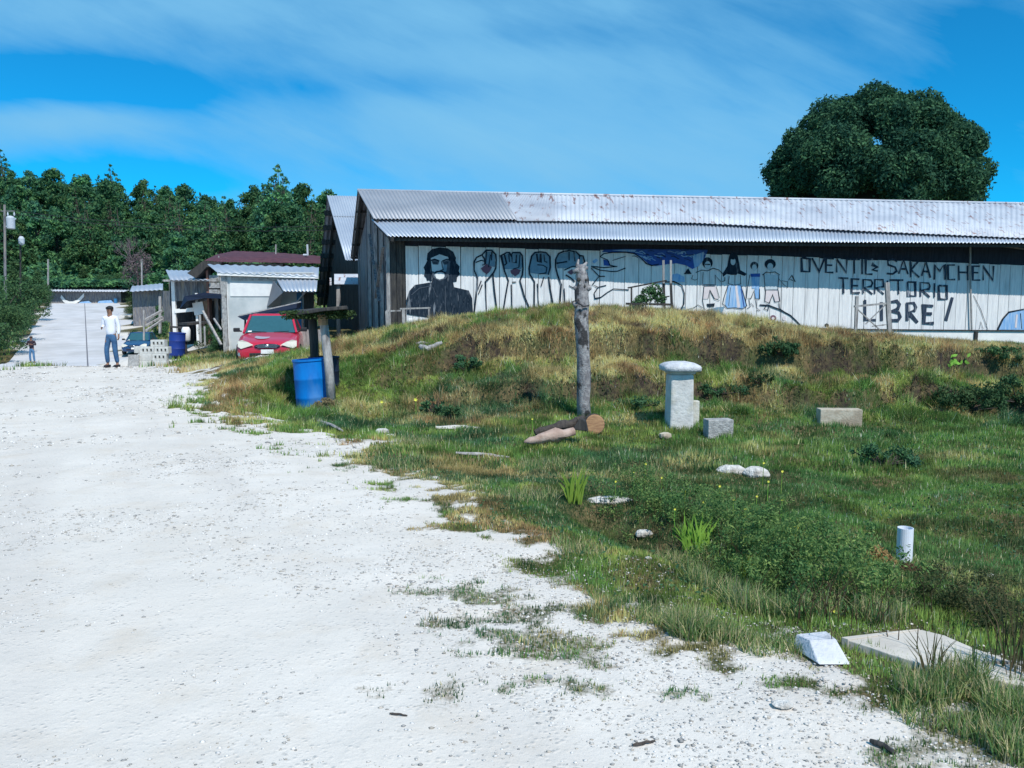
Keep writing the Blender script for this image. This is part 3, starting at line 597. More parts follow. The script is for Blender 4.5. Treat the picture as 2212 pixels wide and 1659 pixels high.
# plinth on the right, rail between
s0 = ws(1795); mb = MB(); q0 = PW(s0)+wn*.03; q1 = PW(WL)+wn*.03
zb0, zb1 = .3, -.1
mb.hexa([q0+Vector((0, 0, zb0)), q1+Vector((0, 0, zb1)), q1-wn*.15+Vector((0, 0, zb1)), q0-wn*.15+Vector((0, 0, zb0))], [q0+Vector((0, 0, botz(s0)-.04)), q1+Vector((0, 0, botz(WL)-.04)), q1-wn*.15+Vector((0, 0, botz(WL)-.04)), q0-wn*.15+Vector((0, 0, botz(s0)-.04))])
mb.build('plinth', M['whiteplaster'], barn)
mb = MB(); a = PW(s0)+wn*.045; b = PW(WL)+wn*.045; mb.stick(a+Vector((0, 0, botz(s0)-.018)), b+Vector((0, 0, botz(WL)-.018)), .06, .035); mb.build('base_rail', M['darkwood'], barn)
mb = MB(); q = wp(2106, 716); mb.stick((q.x, q.y-.06, q.z-.5), (q.x, q.y-.06, q.z+.0), .09, .08); mb.build('plinth_post', M['darkwood'], barn)
# roof key points
E = [P(838, 510, 21.5), P(1200, 515, 22.05), P(1500, 520, 22.5), P(1850, 523, 23.1), P(2212, 525, 23.7), P(2440, 527, 24.1)]
J = [P(807, 475, 23.2), P(1200, 477, 23.7), P(1500, 481, 24.0), P(1850, 498, 23.95), P(2212, 514, 24.1), P(2440, 520, 24.3)]
Rg = [P(772, 412, 26.0), P(1200, 421, 26.6), P(1500, 427, 27.0), P(1850, 434, 27.5), P(2212, 441, 28.1), P(2440, 446, 28.5)]
up = Vector((0, 0, .035))
# lower course runs under the upper one
Jl = [j.lerp(r, .12)-Vector((0, 0, .10)) for j, r in zip(J, Rg)]
corr('lower_roof', Jl, None, E, None, M['roofnew'], barn, amp=.018)
tp = (1068-772)/(1200-772); Rm = Rg[0].lerp(Rg[1], .715); Jm = J[0].lerp(J[1], .785)
corr('roof_patch', [Rg[0]+up, Rm+up], None, [J[0]+up, Jm+up], None, M['roofgrey'], barn, amp=.018, pitch=.12)
corr('upper_roof', [Rm, Rg[1], Rg[2], Rg[3], Rg[4], Rg[5]], None, [Jm, J[1], J[2], J[3], J[4], J[5]], None, M['roofwhite'], barn, amp=.014, pitch=.14)
Fv = [P(757, 557, 30.5)]; 
fr = Vector(Fv[0]); fe = fr+(Rg[5]-Rg[0])
corr('rear_roof', Rg[0]-Vector((0, 0, .01)), Rg[5]-Vector((0, 0, .01)), fr, fe, M['tinunder'], barn, amp=.02, pitch=.16)
# ridge cap and a few loose laps
mb = MB(); mb.tube([p+Vector((0, 0, .02)) for p in Rg], .045, 6); mb.build('ridge_cap', M['roofwhite'], barn, smooth=True)
# gable wall set in under the roof edge
g0 = PW(0); gb = Vector((fr.x+.35, fr.y-.4, 0)); gd = (gb-g0); gL = gd.length; sr = (Vector((Rg[0].x, Rg[0].y, 0))-g0).length
def gz_(s): return float(np.interp(s, [0, (Vector((J[0].x, J[0].y, 0))-g0).length, sr, gL], [E[0].z+.15, J[0].z-.12, Rg[0].z-.16, fr.z+.05]))
boards('gable_wall', g0, Vector((gb.x, gb.y, 0)), gz_, lambda s: .55, M['weathered'], barn, wmin=.16, wmax=.26, seed=11, jit=.02, nrm=(-.95, -.3, 0))
for s_ in (.05, 1.3, 2.6, 4.2):
    q = g0+gd.normalized()*s_+Vector((-.06, -.02, 0)); mb = MB(); mb.stick((q.x, q.y, .6), (q.x, q.y, gz_(s_)-.05), .10); mb.build('post', M['greywood'], barn)
# crossed braces on the gable
q = lambda s, z: g0+gd.normalized()*s+Vector((-.14, -.04, z))
mb = MB(); mb.stick(q(.4, 3.3), q(2.2, 1.9), .09, .03); mb.build('brace', M['greywood'], barn)
mb = MB(); mb.stick(q(3.4, 3.9), q(1.4, 1.8), .09, .03); mb.build('brace', M['weathered'], barn)
# rafters and purlins under the overhang
for i in range(9):
    t_ = i/8; 
    a = Rg[0].lerp(J[0], 0) if i == 0 else None
for pts in ((Rg[0], J[0]), (Jl[0], E[0]), (Rg[0], fr)):
    mb = MB(); a, b = pts; o_ = Vector((.12, 0, -.09)); mb.stick(a+o_, b+o_, .08, .10); mb.build('rafter', M['darkwood'], barn)
for t_ in (.25, .5, .75, .97):
    mb = MB(); a = Rg[0].lerp(fr, t_)+Vector((.02, 0, -.07)); mb.stick(a, a+Vector((.7, .1, 0)), .07); mb.build('purlin', M['darkwood'], barn)
mb = MB(); a = E[0]+Vector((.05, .12, -.07)); b = E[5]+Vector((0, .12, -.07)); 
mb = MB(); pts = [e+Vector((0, .15, -.075)) for e in E]
for i in range(5): mb.stick(pts[i], pts[i+1], .07)
mb.build('eave_beam', M['darkwood'], barn)
# back wall so nothing shows through
mb = MB(); a = Vector((gb.x, gb.y, .3)); b = a+(Rg[5]-Rg[0]); b.z = .3; h_ = Vector((0, 0, fr.z-.45)); mb.hexa([a, b, b+Vector((0, .05, 0)), a+Vector((0, .05, 0))], [a+h_, b+h_, b+Vector((0, .05, 0))+h_, a+Vector((0, .05, 0))+h_]); mb.build('rear_wall', M['weathered'], barn)
# slanting pole and pipe at the right end of the eave
mb = MB(); mb.stick(wp(2095, 524, .16), wp(2330, 552, .16), .04); mb.build('eave_pole', M['weathered'], barn)
mb = MB(); mb.tube([wp(2096, 530, .08), wp(2096, 600, .08), wp(2099, 712, .08)], .028, 8); mb.build('downpipe', M['greywood'], barn)

# ---- the paintings on the boards
c3 = lambda x, y: (633.6+x*.24305, 345.6+y*.24305)
c4 = lambda x, y: (979.3+x*.20835, 489.6+y*.20835)
c5 = lambda x, y: (1382.5+x*.20833, 489.6+y*.20833)
c6 = lambda x, y: (1728.1+x*.26043, 403.2+y*.26043)
class Paint:
    def __init__(s, conv, mats): s.c = conv; s.mb = MB(); s.mats = mats; s.lay = 0
    def poly(s, k, pts, lay=0):
        s.mb.mat(k); o_ = .016+.0022*lay; q = [wp(*s.c(*p), o_) for p in pts]
        from mathutils.geometry import tessellate_polygon
        tr = tessellate_polygon([[Vector(((v-WA).dot(wdir), v.z, 0)) for v in q]]); s.mb.add(q, [tuple(t_) for t_ in tr])
    def line(s, k, pts, w_=9, lay=3, close=False, taper=False):
        if close: pts = list(pts)+[pts[0]]
        s.mb.mat(k); o_ = .016+.0022*lay; pl = [Vector(p) for p in pts]; q = []
        # smooth long curves a little
        for i, p in enumerate(pl):
            d = (pl[min(i+1, len(pl)-1)]-pl[max(i-1, 0)]); d = d.normalized() if d.length else Vector((1, 0)); nn = Vector((-d.y, d.x))
            ww = w_*(.85+.3*rnd.random())*(.5 if taper and i in (0, len(pl)-1) else 1)
            if 0 < i < len(pl)-1:
                a = (pl[i]-pl[i-1]).normalized(); c_ = nn.dot(Vector((-a.y, a.x))); ww /= max(.55, c_)
            q += [p+nn*ww/2, p-nn*ww/2]
        v = [wp(*s.c(a.x, a.y), o_+rnd.random()*.0012) for a in q]
        s.mb.add(v, [(2*i, 2*i+1, 2*i+3, 2*i+2) for i in range(len(pl)-1)])
    def oval(s, k, cx, cy, rx, ry, lay=0, n=18): s.poly(k, [(cx+rx*math.cos(2*math.pi*i/n), cy+ry*math.sin(2*math.pi*i/n)) for i in range(n)], lay)
    def done(s, name, label=None): o = s.mb.build(name, s.mats, barn); props(o, label); return o
dk, fp = M['darkpaint'], M['facepaint']; M['fadedink'] = flat('faded jacket paint', (.07, .09, .12), .9, vary=.5)
# bearded figure in a beret: a plain generic portrait
p_ = Paint(c3, [dk, fp, M['teal'], M['whiteplaster'], M['fadedink']])
p_.poly(0, [(1005, 1240), (1030, 1165), (1080, 1110), (1235, 1085), (1245, 1035), (1410, 1040), (1430, 1130), (1560, 1160), (1590, 1230), (1600, 1395), (1520, 1420), (1300, 1420), (1010, 1370)], 0)
p_.poly(0, [(1186, 888), (1192, 830), (1232, 792), (1300, 776), (1370, 784), (1420, 815), (1446, 868), (1440, 905), (1395, 872), (1300, 842), (1228, 868), (1200, 900)], 1)
p_.poly(0, [(1198, 880), (1230, 868), (1226, 930), (1236, 1000), (1248, 1060), (1222, 1082), (1205, 1068), (1188, 1075), (1180, 1048), (1162, 1030), (1170, 985), (1158, 955), (1178, 920)], 1)
p_.poly(0, [(1375, 862), (1440, 885), (1452, 920), (1478, 945), (1470, 985), (1482, 1015), (1456, 1040), (1452, 1080), (1420, 1085), (1404, 1110), (1372, 1075), (1350, 1050), (1385, 1000), (1392, 930)], 1)
p_.poly(0, [(1246, 1040), (1365, 1040), (1372, 1110), (1240, 1110)], 2)
p_.poly(1, [(1222, 872), (1300, 838), (1375, 862), (1392, 930), (1385, 1000), (1350, 1050), (1300, 1062), (1255, 1045), (1232, 985)], 2)
p_.poly(2, [(1340, 905), (1392, 900), (1385, 1000), (1345, 1030), (1330, 960)], 3)
p_.poly(4, [(1226, 892), (1258, 888), (1296, 904), (1288, 930), (1240, 928)], 4); p_.poly(4, [(1326, 904), (1368, 890), (1398, 898), (1390, 930), (1336, 930)], 4); p_.line(0, [(1224, 892), (1256, 882), (1298, 898)], 13, 5); p_.line(0, [(1324, 898), (1366, 882), (1400, 892)], 13, 5); p_.line(0, [(1244, 914), (1278, 916)], 9, 5); p_.line(0, [(1342, 916), (1378, 914)], 9, 5); p_.poly(4, [(1366, 930), (1394, 926), (1386, 1005), (1352, 1050), (1344, 1010), (1362, 980)], 4)
p_.line(0, [(1318, 900), (1325, 950), (1332, 975), (1300, 985)], 9, 5); p_.line(0, [(1252, 1006), (1276, 992), (1300, 990), (1328, 992), (1356, 1008)], 15, 5); p_.line(4, [(1238, 990), (1252, 1040), (1300, 1068), (1350, 1046), (1384, 1000)], 16, 5)
p_.poly(3, [(1262, 1018), (1282, 1010), (1300, 1014), (1322, 1009), (1342, 1022), (1336, 1050), (1300, 1062), (1270, 1050)], 6)
p_.line(4, [(1050, 1200), (1120, 1140), (1220, 1120)], 5, 5)
for k in range(60):
    x = rnd.uniform(1040, 1570); y = rnd.uniform(1170, 1390); p_.line(4, [(x, y), (x+rnd.uniform(-3, 3), y+rnd.uniform(8, 40))], rnd.uniform(2, 4), 5)
p_.line(4, [(1240, 1130), (1275, 1220)], 4, 5); p_.line(4, [(1350, 1120), (1352, 1400)], 5, 5)
p_.done('portrait_mural', 'dark painted portrait of a bearded figure in a beret')
def fist(conv, L, red=None, shade=None):
    p = Paint(conv, [dk, M['redpaint'], M['teal']])
    if shade: p.poly(2, shade, 0)
    if red: p.poly(1, red, 2)
    for i, l in enumerate(L): p.line(0, l, 16 if i < 3 else 11, 4)
    p.done('fist_mural')
fist(c4, [[(345, 560), (415, 480), (440, 430), (445, 350), (440, 290), (400, 245), (340, 245), (300, 290), (240, 320), (215, 365), (215, 450), (250, 530), (245, 640), (215, 900)], [(410, 490), (425, 660), (455, 895)],
          [(300, 300), (320, 330), (330, 385), (300, 400)], [(345, 255), (335, 380)], [(385, 290), (365, 420)], [(400, 255), (395, 350)], [(230, 372), (290, 348), (330, 362)], [(330, 560), (345, 900)], [(290, 560), (250, 660)], [(300, 600), (260, 700)]],
     red=[(285, 432), (345, 385), (400, 420), (375, 470), (345, 495), (305, 465)], shade=[(330, 260), (390, 260), (430, 300), (430, 420), (360, 400), (320, 370)])
fist(c4, [[(690, 560), (715, 500), (722, 430), (715, 300), (690, 268), (615, 268), (600, 300), (580, 268), (555, 268), (495, 300), (530, 460), (570, 560), (545, 700), (515, 890)], [(690, 560), (735, 720), (790, 850)],
          [(530, 290), (552, 380), (530, 400)], [(575, 285), (582, 370)], [(605, 290), (612, 372), (650, 375), (655, 290)], [(690, 290), (680, 420), (620, 440)], [(610, 575), (650, 575)], [(600, 600), (605, 860)]],
     shade=[(500, 310), (570, 275), (700, 275), (715, 420), (700, 440), (580, 440), (530, 440)], red=[(590, 455), (640, 430), (700, 450), (680, 490), (640, 515), (600, 485)])
fist(c4, [[(985, 500), (1005, 420), (1000, 310), (960, 268), (900, 262), (845, 268), (812, 305), (785, 430), (790, 490), (840, 570), (838, 870)], [(988, 520), (1002, 640), (1050, 890)],
          [(865, 280), (875, 360), (905, 370), (905, 280)], [(940, 290), (945, 360), (975, 370)], [(870, 395), (930, 400), (970, 425), (960, 480), (890, 490)], [(940, 520), (910, 620)], [(870, 590), (885, 860)]],
     shade=[(815, 310), (850, 275), (960, 275), (998, 315), (1000, 420), (980, 495), (880, 490), (800, 480), (790, 420)])
fist(c4, [[(1345, 420), (1360, 360), (1345, 305), (1310, 300), (1270, 258), (1200, 248), (1140, 258), (1090, 280), (1060, 340), (1060, 420), (1080, 500), (1118, 600), (1098, 890)], [(1165, 500), (1215, 530), (1260, 570)],
          [(1070, 380), (1130, 370), (1180, 362)], [(1200, 260), (1200, 350)], [(1250, 262), (1262, 360)], [(1310, 305), (1300, 372)], [(1150, 450), (1240, 410), (1330, 420)], [(1200, 610), (1250, 640)], [(1150, 640), (1160, 880)]],
     shade=[(1065, 340), (1095, 285), (1190, 258), (1270, 262), (1340, 320), (1340, 410), (1180, 430), (1080, 430)], red=[(1180, 470), (1230, 440), (1260, 470), (1220, 500)])
p_ = Paint(c4, [dk, M['bluepaint'], M['skypaint'], M['whiteplaster']])
p_.poly(1, [(1540, 262), (1560, 240), (1800, 232), (2212, 236), (2640, 240), (2600, 340), (2550, 400), (2480, 440), (2410, 400), (2310, 380), (2212, 390), (2100, 408), (2040, 400), (1960, 330), (1900, 285), (1790, 265), (1650, 268)], 0)
p_.poly(2, [(2480, 300), (2600, 260), (2590, 350), (2540, 410), (2500, 430)], 1); p_.poly(2, [(1640, 246), (1760, 238), (1900, 240), (1880, 262), (1760, 256)], 1)
for k in range(34):
    x = rnd.uniform(1850, 2560); y = rnd.uniform(242, 330); p_.line(2 if k % 3 else 0, [(x, y), (x+rnd.uniform(15, 50), y+rnd.uniform(-8, 16)), (x+rnd.uniform(50, 90), y+rnd.uniform(-4, 30))], rnd.uniform(4, 10), 2)
p_.line(0, [(1430, 410), (1560, 425), (1700, 412)], 11); p_.line(0, [(1520, 312), (1560, 280), (1650, 266), (1790, 265), (1880, 280), (1940, 320), (2000, 382), (2060, 402), (2130, 388)], 12)
p_.line(0, [(1520, 312), (1600, 345), (1625, 400), (1700, 415)], 9); p_.line(0, [(1430, 415), (1520, 450), (1640, 465), (1700, 462), (1785, 430)], 10); p_.line(0, [(1430, 430), (1512, 515), (1572, 515)], 10)
p_.line(0, [(1512, 515), (1442, 600), (1500, 628), (1585, 608)], 9); p_.line(0, [(1500, 630), (1460, 690), (1468, 745), (1530, 732), (1600, 680), (1660, 645), (1820, 655)], 10); p_.line(0, [(1650, 350), (1785, 308)], 7)
p_.poly(1, [(1555, 340), (1615, 352), (1625, 408), (1560, 402)], 1); p_.poly(2, [(1440, 360), (1480, 330), (1500, 350), (1460, 385)], 1)
p_.line(0, [(2190, 575), (2290, 568), (2370, 610), (2395, 690), (2390, 800), (2350, 880)], 12); p_.poly(2, [(2270, 500), (2320, 485), (2395, 520), (2400, 575), (2270, 572)], 1)
p_.done('bird_mural', 'deep blue painted bird with jagged feathers')
# the row of four people holding hands
def fig(parts, name='figure_mural', mats=None):
    p = Paint(c5, [dk, M['skypaint'], fp, M['pinkpaint'], M['bluepaint']])
    for kind, k, a, *r in parts:
        if kind == 'p': p.poly(k, a, r[0] if r else 0)
        elif kind == 'l': p.line(k, a, r[0] if r else 6, 4)
        else: p.oval(k, *a, lay=r[0] if r else 0)
    p.done(name)
fig([('o', 0, (700, 375, 54, 58), 0), ('o', 2, (702, 400, 32, 42), 1), ('l', 0, [(675, 392), (728, 392)], 12), ('l', 0, [(580, 475), (640, 450), (700, 458), (760, 430), (820, 450), (862, 492)], 8), ('l', 0, [(655, 470), (650, 600), (782, 602), (780, 500), (810, 540), (838, 570)]), ('l', 0, [(655, 615), (778, 615)], 7),
     ('p', 3, [(665, 615), (780, 615), (815, 750), (770, 745), (725, 655), (705, 750), (655, 750)], 0), ('l', 0, [(665, 615), (650, 770), (668, 860)]), ('l', 0, [(705, 750), (725, 655), (775, 750), (825, 765)]), ('l', 0, [(790, 620), (825, 740)]), ('l', 0, [(550, 500), (535, 540), (570, 555), (600, 540)], 5), ('p', 0, [(690, 800), (775, 795), (770, 828), (700, 832)], 2)])
fig([('p', 0, [(925, 300), (960, 268), (1010, 285), (1030, 380), (1040, 450), (1110, 490), (1085, 510), (1010, 485), (1000, 500), (945, 500), (900, 490), (862, 520), (855, 490), (905, 410)], 0), ('o', 2, (965, 360, 26, 40), 1), ('o', 0, (965, 330, 20, 12), 2),
     ('l', 0, [(925, 510), (915, 590), (975, 606), (1045, 595), (1040, 505)]), ('p', 1, [(915, 608), (1045, 606), (1075, 700), (1105, 820), (1060, 850), (985, 838), (905, 845), (880, 800)], 0), ('p', 3, [(985, 610), (1005, 608), (1040, 835), (1010, 842)], 1),
     ('l', 0, [(915, 606), (870, 740), (858, 800), (905, 845), (985, 840), (1060, 852), (1108, 822), (1075, 700), (1045, 606)], 6), ('l', 0, [(940, 630), (920, 820)], 4), ('l', 4, [(1050, 640), (1080, 830)], 9), ('l', 0, [(850, 570), (880, 560), (880, 520)], 6)])
fig([('o', 0, (1185, 405, 42, 42), 0), ('o', 2, (1186, 425, 25, 34), 1), ('p', 4, [(1145, 488), (1245, 485), (1245, 520), (1150, 520)], 1), ('p', 1, [(1155, 515), (1240, 515), (1235, 650), (1160, 640)], 0), ('l', 0, [(1140, 500), (1115, 640), (1105, 740), (1150, 745), (1185, 660), (1195, 750), (1240, 750), (1240, 640)]), ('p', 1, [(1185, 650), (1235, 650), (1232, 745), (1200, 745)], 0), ('l', 0, [(1130, 750), (1145, 830), (1110, 850)], 5), ('l', 0, [(1200, 755), (1210, 840), (1245, 870), (1205, 872)], 5), ('l', 0, [(1150, 790), (1180, 830)], 5)])
fig([('o', 0, (1350, 388, 58, 52), 0), ('o', 2, (1350, 415, 30, 38), 1), ('l', 0, [(1270, 500), (1310, 470), (1350, 475), (1400, 468), (1450, 500)], 8), ('p', 2, [(1285, 500), (1440, 500), (1430, 655), (1300, 655)], 0), ('l', 0, [(1285, 490), (1300, 655), (1430, 655), (1440, 500)]), ('p', 3, [(1305, 655), (1430, 655), (1450, 770), (1400, 780), (1375, 700), (1340, 790), (1295, 770)], 0),
     ('l', 0, [(1305, 655), (1295, 775), (1340, 795), (1378, 700), (1400, 780), (1450, 775), (1432, 655)]), ('l', 0, [(1440, 540), (1490, 600), (1530, 630), (1530, 570), (1470, 560)], 5), ('l', 0, [(1320, 800), (1290, 850), (1325, 870), (1340, 810)], 8), ('l', 0, [(1440, 790), (1450, 850), (1495, 880)], 8)])
p_ = Paint(c5, [dk, M['redpaint'], M['teal'], M['pinkpaint']])
p_.line(0, [(1240, 812), (1340, 818), (1450, 860), (1560, 920), (1620, 975), (1670, 1030)], 14); p_.done('hill_line_mural'); p_ = Paint(c5, [dk, M['redpaint'], M['teal'], M['pinkpaint']]); p_.poly(0, [(455, 492), (500, 430), (535, 490)], 2); p_.done('triangle_mural'); p_ = Paint(c5, [dk, M['redpaint'], M['teal'], M['pinkpaint']]); p_.line(0, [(1540, 555), (1575, 505), (1610, 572), (1560, 548)], 9); p_.done('triangle_mural'); p_ = Paint(c5, [dk, M['redpaint'], M['teal'], M['pinkpaint']])
p_.oval(1, 1380, 950, 34, 34, 0, 10); p_.oval(3, 1380, 950, 15, 15, 1, 10); p_.done('flower_mural'); p_ = Paint(c5, [dk, M['redpaint'], M['teal'], M['pinkpaint']]); p_.oval(3, 1495, 950, 20, 24, 0, 10); p_.done('flower_mural'); p_ = Paint(c5, [dk, M['redpaint'], M['teal'], M['pinkpaint']]); p_.line(0, [(480, 860), (560, 840), (600, 810), (650, 840)], 5); p_.poly(2, [(425, 830), (465, 830), (465, 895), (428, 895)], 0)
p_.poly(2, [(700, 860), (800, 835), (880, 830), (850, 890), (700, 900)], 0)
p_.done('ground_line_mural')
# lettering, stroke by stroke
def word(name, strokes, w_):
    p = Paint(c6, [M['inkpaint']])
    for i, s_ in enumerate(strokes): p.line(0, s_, w_, 2+(i % 3))
    p.done(name, 'hand painted dark capital letters')
word('painted_lettering', [[(12, 590), (82, 598), (80, 706), (16, 702), (12, 590)], [(100, 592), (160, 705), (205, 590)], [(282, 598), (215, 595), (215, 710), (278, 712)], [(215, 650), (268, 652)], [(305, 712), (305, 600), (385, 712), (390, 598)], [(398, 604), (498, 604)], [(450, 604), (452, 722)], [(516, 598), (516, 726)], [(605, 604), (545, 605), (546, 725), (602, 726)],
      [(608, 630), (600, 648), (640, 668), (602, 690), (645, 700)]], 15)
word('painted_lettering', [[(806, 622), (770, 600), (728, 615), (732, 648), (790, 668), (802, 700), (770, 724), (720, 720)], [(820, 722), (860, 608), (896, 726)], [(835, 682), (885, 682)], [(916, 615), (920, 752)], [(985, 615), (922, 690), (990, 752)], [(1010, 740), (1045, 622), (1082, 755)], [(1022, 702), (1070, 706)], [(1115, 772), (1120, 648), (1160, 702), (1200, 645), (1206, 772)],
      [(1285, 650), (1226, 650), (1230, 770), (1288, 770)], [(1316, 655), (1320, 777)], [(1390, 655), (1392, 777)], [(1316, 710), (1390, 712)], [(1492, 660), (1432, 660), (1434, 775), (1496, 775)], [(1432, 712), (1480, 714)], [(1520, 777), (1520, 662), (1602, 777), (1606, 656)]], 15)
word('painted_lettering', [[(318, 756), (402, 760)], [(358, 757), (362, 886)], [(492, 768), (430, 765), (430, 880), (498, 880)], [(430, 820), (482, 822)], [(526, 886), (525, 770), (590, 775), (602, 800), (590, 828), (530, 836), (602, 892)], [(620, 890), (622, 770), (690, 772), (694, 830), (632, 836), (696, 892)], [(726, 778), (729, 882)], [(742, 775), (858, 775)], [(815, 775), (818, 892)],
      [(892, 790), (955, 792), (960, 908), (900, 905), (892, 790)], [(1000, 912), (1000, 795), (1070, 800), (1078, 825), (1070, 850), (1010, 856), (1077, 916)], [(1116, 800), (1116, 918)], [(1150, 820), (1216, 822), (1222, 934), (1156, 932), (1150, 820)]], 14)
word('painted_lettering', [[(540, 938), (540, 1106), (632, 1106)], [(675, 958), (678, 1112)], [(738, 1110), (735, 960), (805, 948), (826, 975), (812, 1015), (752, 1030), (820, 1045), (832, 1080), (815, 1108), (738, 1110)], [(890, 1112), (890, 965), (945, 965), (962, 1000), (950, 1030), (900, 1042), (976, 1128)], [(1106, 990), (1030, 985), (1030, 1132), (1112, 1132)], [(1030, 1052), (1096, 1054)],
      [(1265, 918), (1210, 1112)]], 24)
p_ = Paint(c6, [dk, M['skypaint'], M['pinkpaint']])
p_.poly(1, [(1645, 1186), (1690, 1100), (1735, 1048), (1800, 1030), (1950, 1010), (2050, 1100), (2080, 1188)], 0); p_.line(0, [(1640, 1188), (1685, 1095), (1732, 1042), (1800, 1028), (1870, 1015), (1950, 1005)], 13); p_.line(2, [(1800, 1060), (1790, 1170)], 14); p_.line(0, [(1830, 1050), (1840, 1180)], 5)
p_.done('arch_mural', 'light blue painted arch')
p_ = Paint(c6, [dk]); p_.poly(0, [(205, 1142), (222, 1132), (240, 1145), (236, 1162), (208, 1162)], 0); p_.done('paint_blot'); p_ = Paint(c6, [dk]); p_.line(0, [(1490, 1180), (1500, 1120), (1520, 1180)], 4); p_.line(0, [(1440, 900), (1500, 1020), (1560, 1190)], 4); p_.done('paint_streaks')

# ------------------------------------------------------------ second barn behind, on the left
b2 = thing('rear_barn', 'tall dark board barn with steep pale tin roof behind the painted barn', 'barn', (P(745, 700, 31.5).x+2, 34, .6))
r0 = P(706, 423, 35.2); r1 = r0+Vector((9, 1.6, 0)); e0 = P(746, 562, 31.5); e1 = e0+Vector((9, 1.6, 0)); f0 = P(684, 660, 39.0); f1 = f0+Vector((9, 1.6, 0))
corr('front_roof', r0+Vector((0, 0, .02)), r1, e0, e1, M['roofnew'], b2, rows=3)
corr('rear_roof', r0, r1, f0, f1, M['tinunder'], b2, pitch=.2, amp=.03)
mb = MB(); mb.stick(r0.lerp(e0, .35)+Vector((0, 0, .03)), r0.lerp(e0, .35)+Vector((9, 1.6, .03)), .03); mb.build('sheet_lap', M['roofgrey'], b2)
for k in range(1, 8):
    t_ = k/8; a = r0.lerp(f0, t_)+Vector((-.05, 0, -.09)); mb = MB(); mb.stick(a, a+Vector((1.1, .2, 0)), .12, .22); mb.build('purlin', M['darkwood'], b2)
mb = MB(); mb.stick(r0+Vector((.35, .0, -.2)), f0+Vector((.35, 0, -.2)), .08, .1); mb.build('rafter', M['darkwood'], b2)
gA = Vector((e0.x+.45, e0.y+.5, 0)); gB = Vector((f0.x+.6, f0.y-.4, 0)); gLn = (gB-gA).length
boards('gable_wall', gA, gB, lambda s: float(np.interp(s, [0, gLn*.485, gLn], [e0.z+.15, r0.z-.35, f0.z-.05])), lambda s: .1, M['darkwood'], b2, wmin=.2, wmax=.3, seed=21, nrm=(-.95, -.3, 0))
boards('front_wall', gA, gA+Vector((8, 1.4, 0)), lambda s: e0.z-.05, lambda s: .3, M['weathered'], b2, wmin=.16, wmax=.26, seed=22, jit=.02)
q = P(731, 700, 30.6); mb = MB(); mb.stick((q.x, q.y, .4), P(731, 612, 30.6), .13); mb.build('post', M['greywood'], b2)
corr('awning', P(722, 592, 31.3), P(722, 614, 30.4), P(800, 592, 31.5), P(800, 614, 30.5), M['roofwhite'], b2, pitch=.26, amp=.035)
corr('front_sheet', P(712, 600, 30.9)+Vector((0, 0, 0)), P(712, 616, 30.7), P(716, 600, 30.9), P(716, 616, 30.7), M['roofwhite'], b2, pitch=.1)

# ------------------------------------------------------------ white house with maroon roof behind it
hb = thing('white_house', 'pale plastered house with tin strip roof behind the red car', 'house', (P(588, 740, 27.5).x, 29, .3))
def wallbox(name, x0, x1, y0, y1, z0, z1, mt, parent, bevel=0): mb = MB(); mb.box(((x0+x1)/2, (y0+y1)/2, (z0+z1)/2), (x1-x0, y1-y0, z1-z0)); return mb.build(name, mt, parent, bevel=bevel)
xl = P(482, 700, 27).x; xr = P(680, 700, 27).x; zt_ = P(500, 588, 27).z
xb = P(676, 700, 31).x; mb = MB(); mb.hexa([(xl+.16, 27, -.1), (xr, 27, -.1), (xb, 31, -.1), (xl+.16, 31, -.1)], [(xl+.16, 27, zt_), (xr, 27, zt_), (xb, 31, zt_), (xl+.16, 31, zt_)]); mb.build('wall', M['plaster'], hb)
wallbox('corner_pier', xl, xl+.155, 26.95, 31.0, -.1, zt_-.02, M['concgrey'], hb)
a, b = P(497, 611, 27), P(600, 640, 27); wallbox('white_panel', a.x, b.x, 26.975, 26.998, b.z, a.z, M['whiteplaster'], hb)
a, b = P(490, 606, 27), P(496, 745, 27); wallbox('corner_trim', a.x, b.x, 26.96, 26.998, .0, a.z, M['whiteplaster'], hb)
a, b = P(500, 590, 27), P(679, 606, 27); wallbox('frieze', a.x, b.x, 26.965, 26.998, b.z, a.z, M['concgrey'], hb)
for q0, q1, mt in ((P(601, 650, 27), P(636, 745, 27), M['plaster']), ):
    pass
corr('tin_roof', P(448, 571, 28.4), P(689, 577, 28.4), P(470, 589, 26.8), P(688, 597, 26.8), M['roofnew'], hb, pitch=.30, amp=.02)
mb = MB(); mb.stick(P(470, 592, 26.85), P(688, 599, 26.85), .06, .09); mb.build('fascia', M['whiteplaster'], hb)
# awning over the garage corner
corr('awning', P(598, 604, 26.9), P(686, 604, 26.9), P(612, 629, 25.4), P(684, 629, 25.4), M['roofnew'], hb, pitch=.14)
mb = MB(); mb.stick(P(640, 655, 26), P(662, 628, 25.5), .04); mb.build('awning_strut', M['greywood'], hb)
a, b = P(640, 632, 26.9), P(652, 700, 26.9); wallbox('door', a.x, b.x+.0, 26.93, 26.99, b.z-.5, a.z, M['bluewall'], hb)
a, b = P(655, 632, 26.9), P(679, 720, 26.9); wallbox('garage_opening', a.x, b.x, 26.95, 26.99, .0, a.z, M['darkwood'], hb)
mb = MB(); mb.prism([P(590, 606, 26.8), P(612, 631, 25.6), P(604, 664, 26.9), P(576, 664, 26.9)], (0, .03, 0)); mb.build('side_sheet', M['tinunder'], hb)
bh = thing('brown_roof_house', 'house with low maroon sheet roof and brick gable above the white house', 'house', (P(560, 700, 34).x, 35, .4))
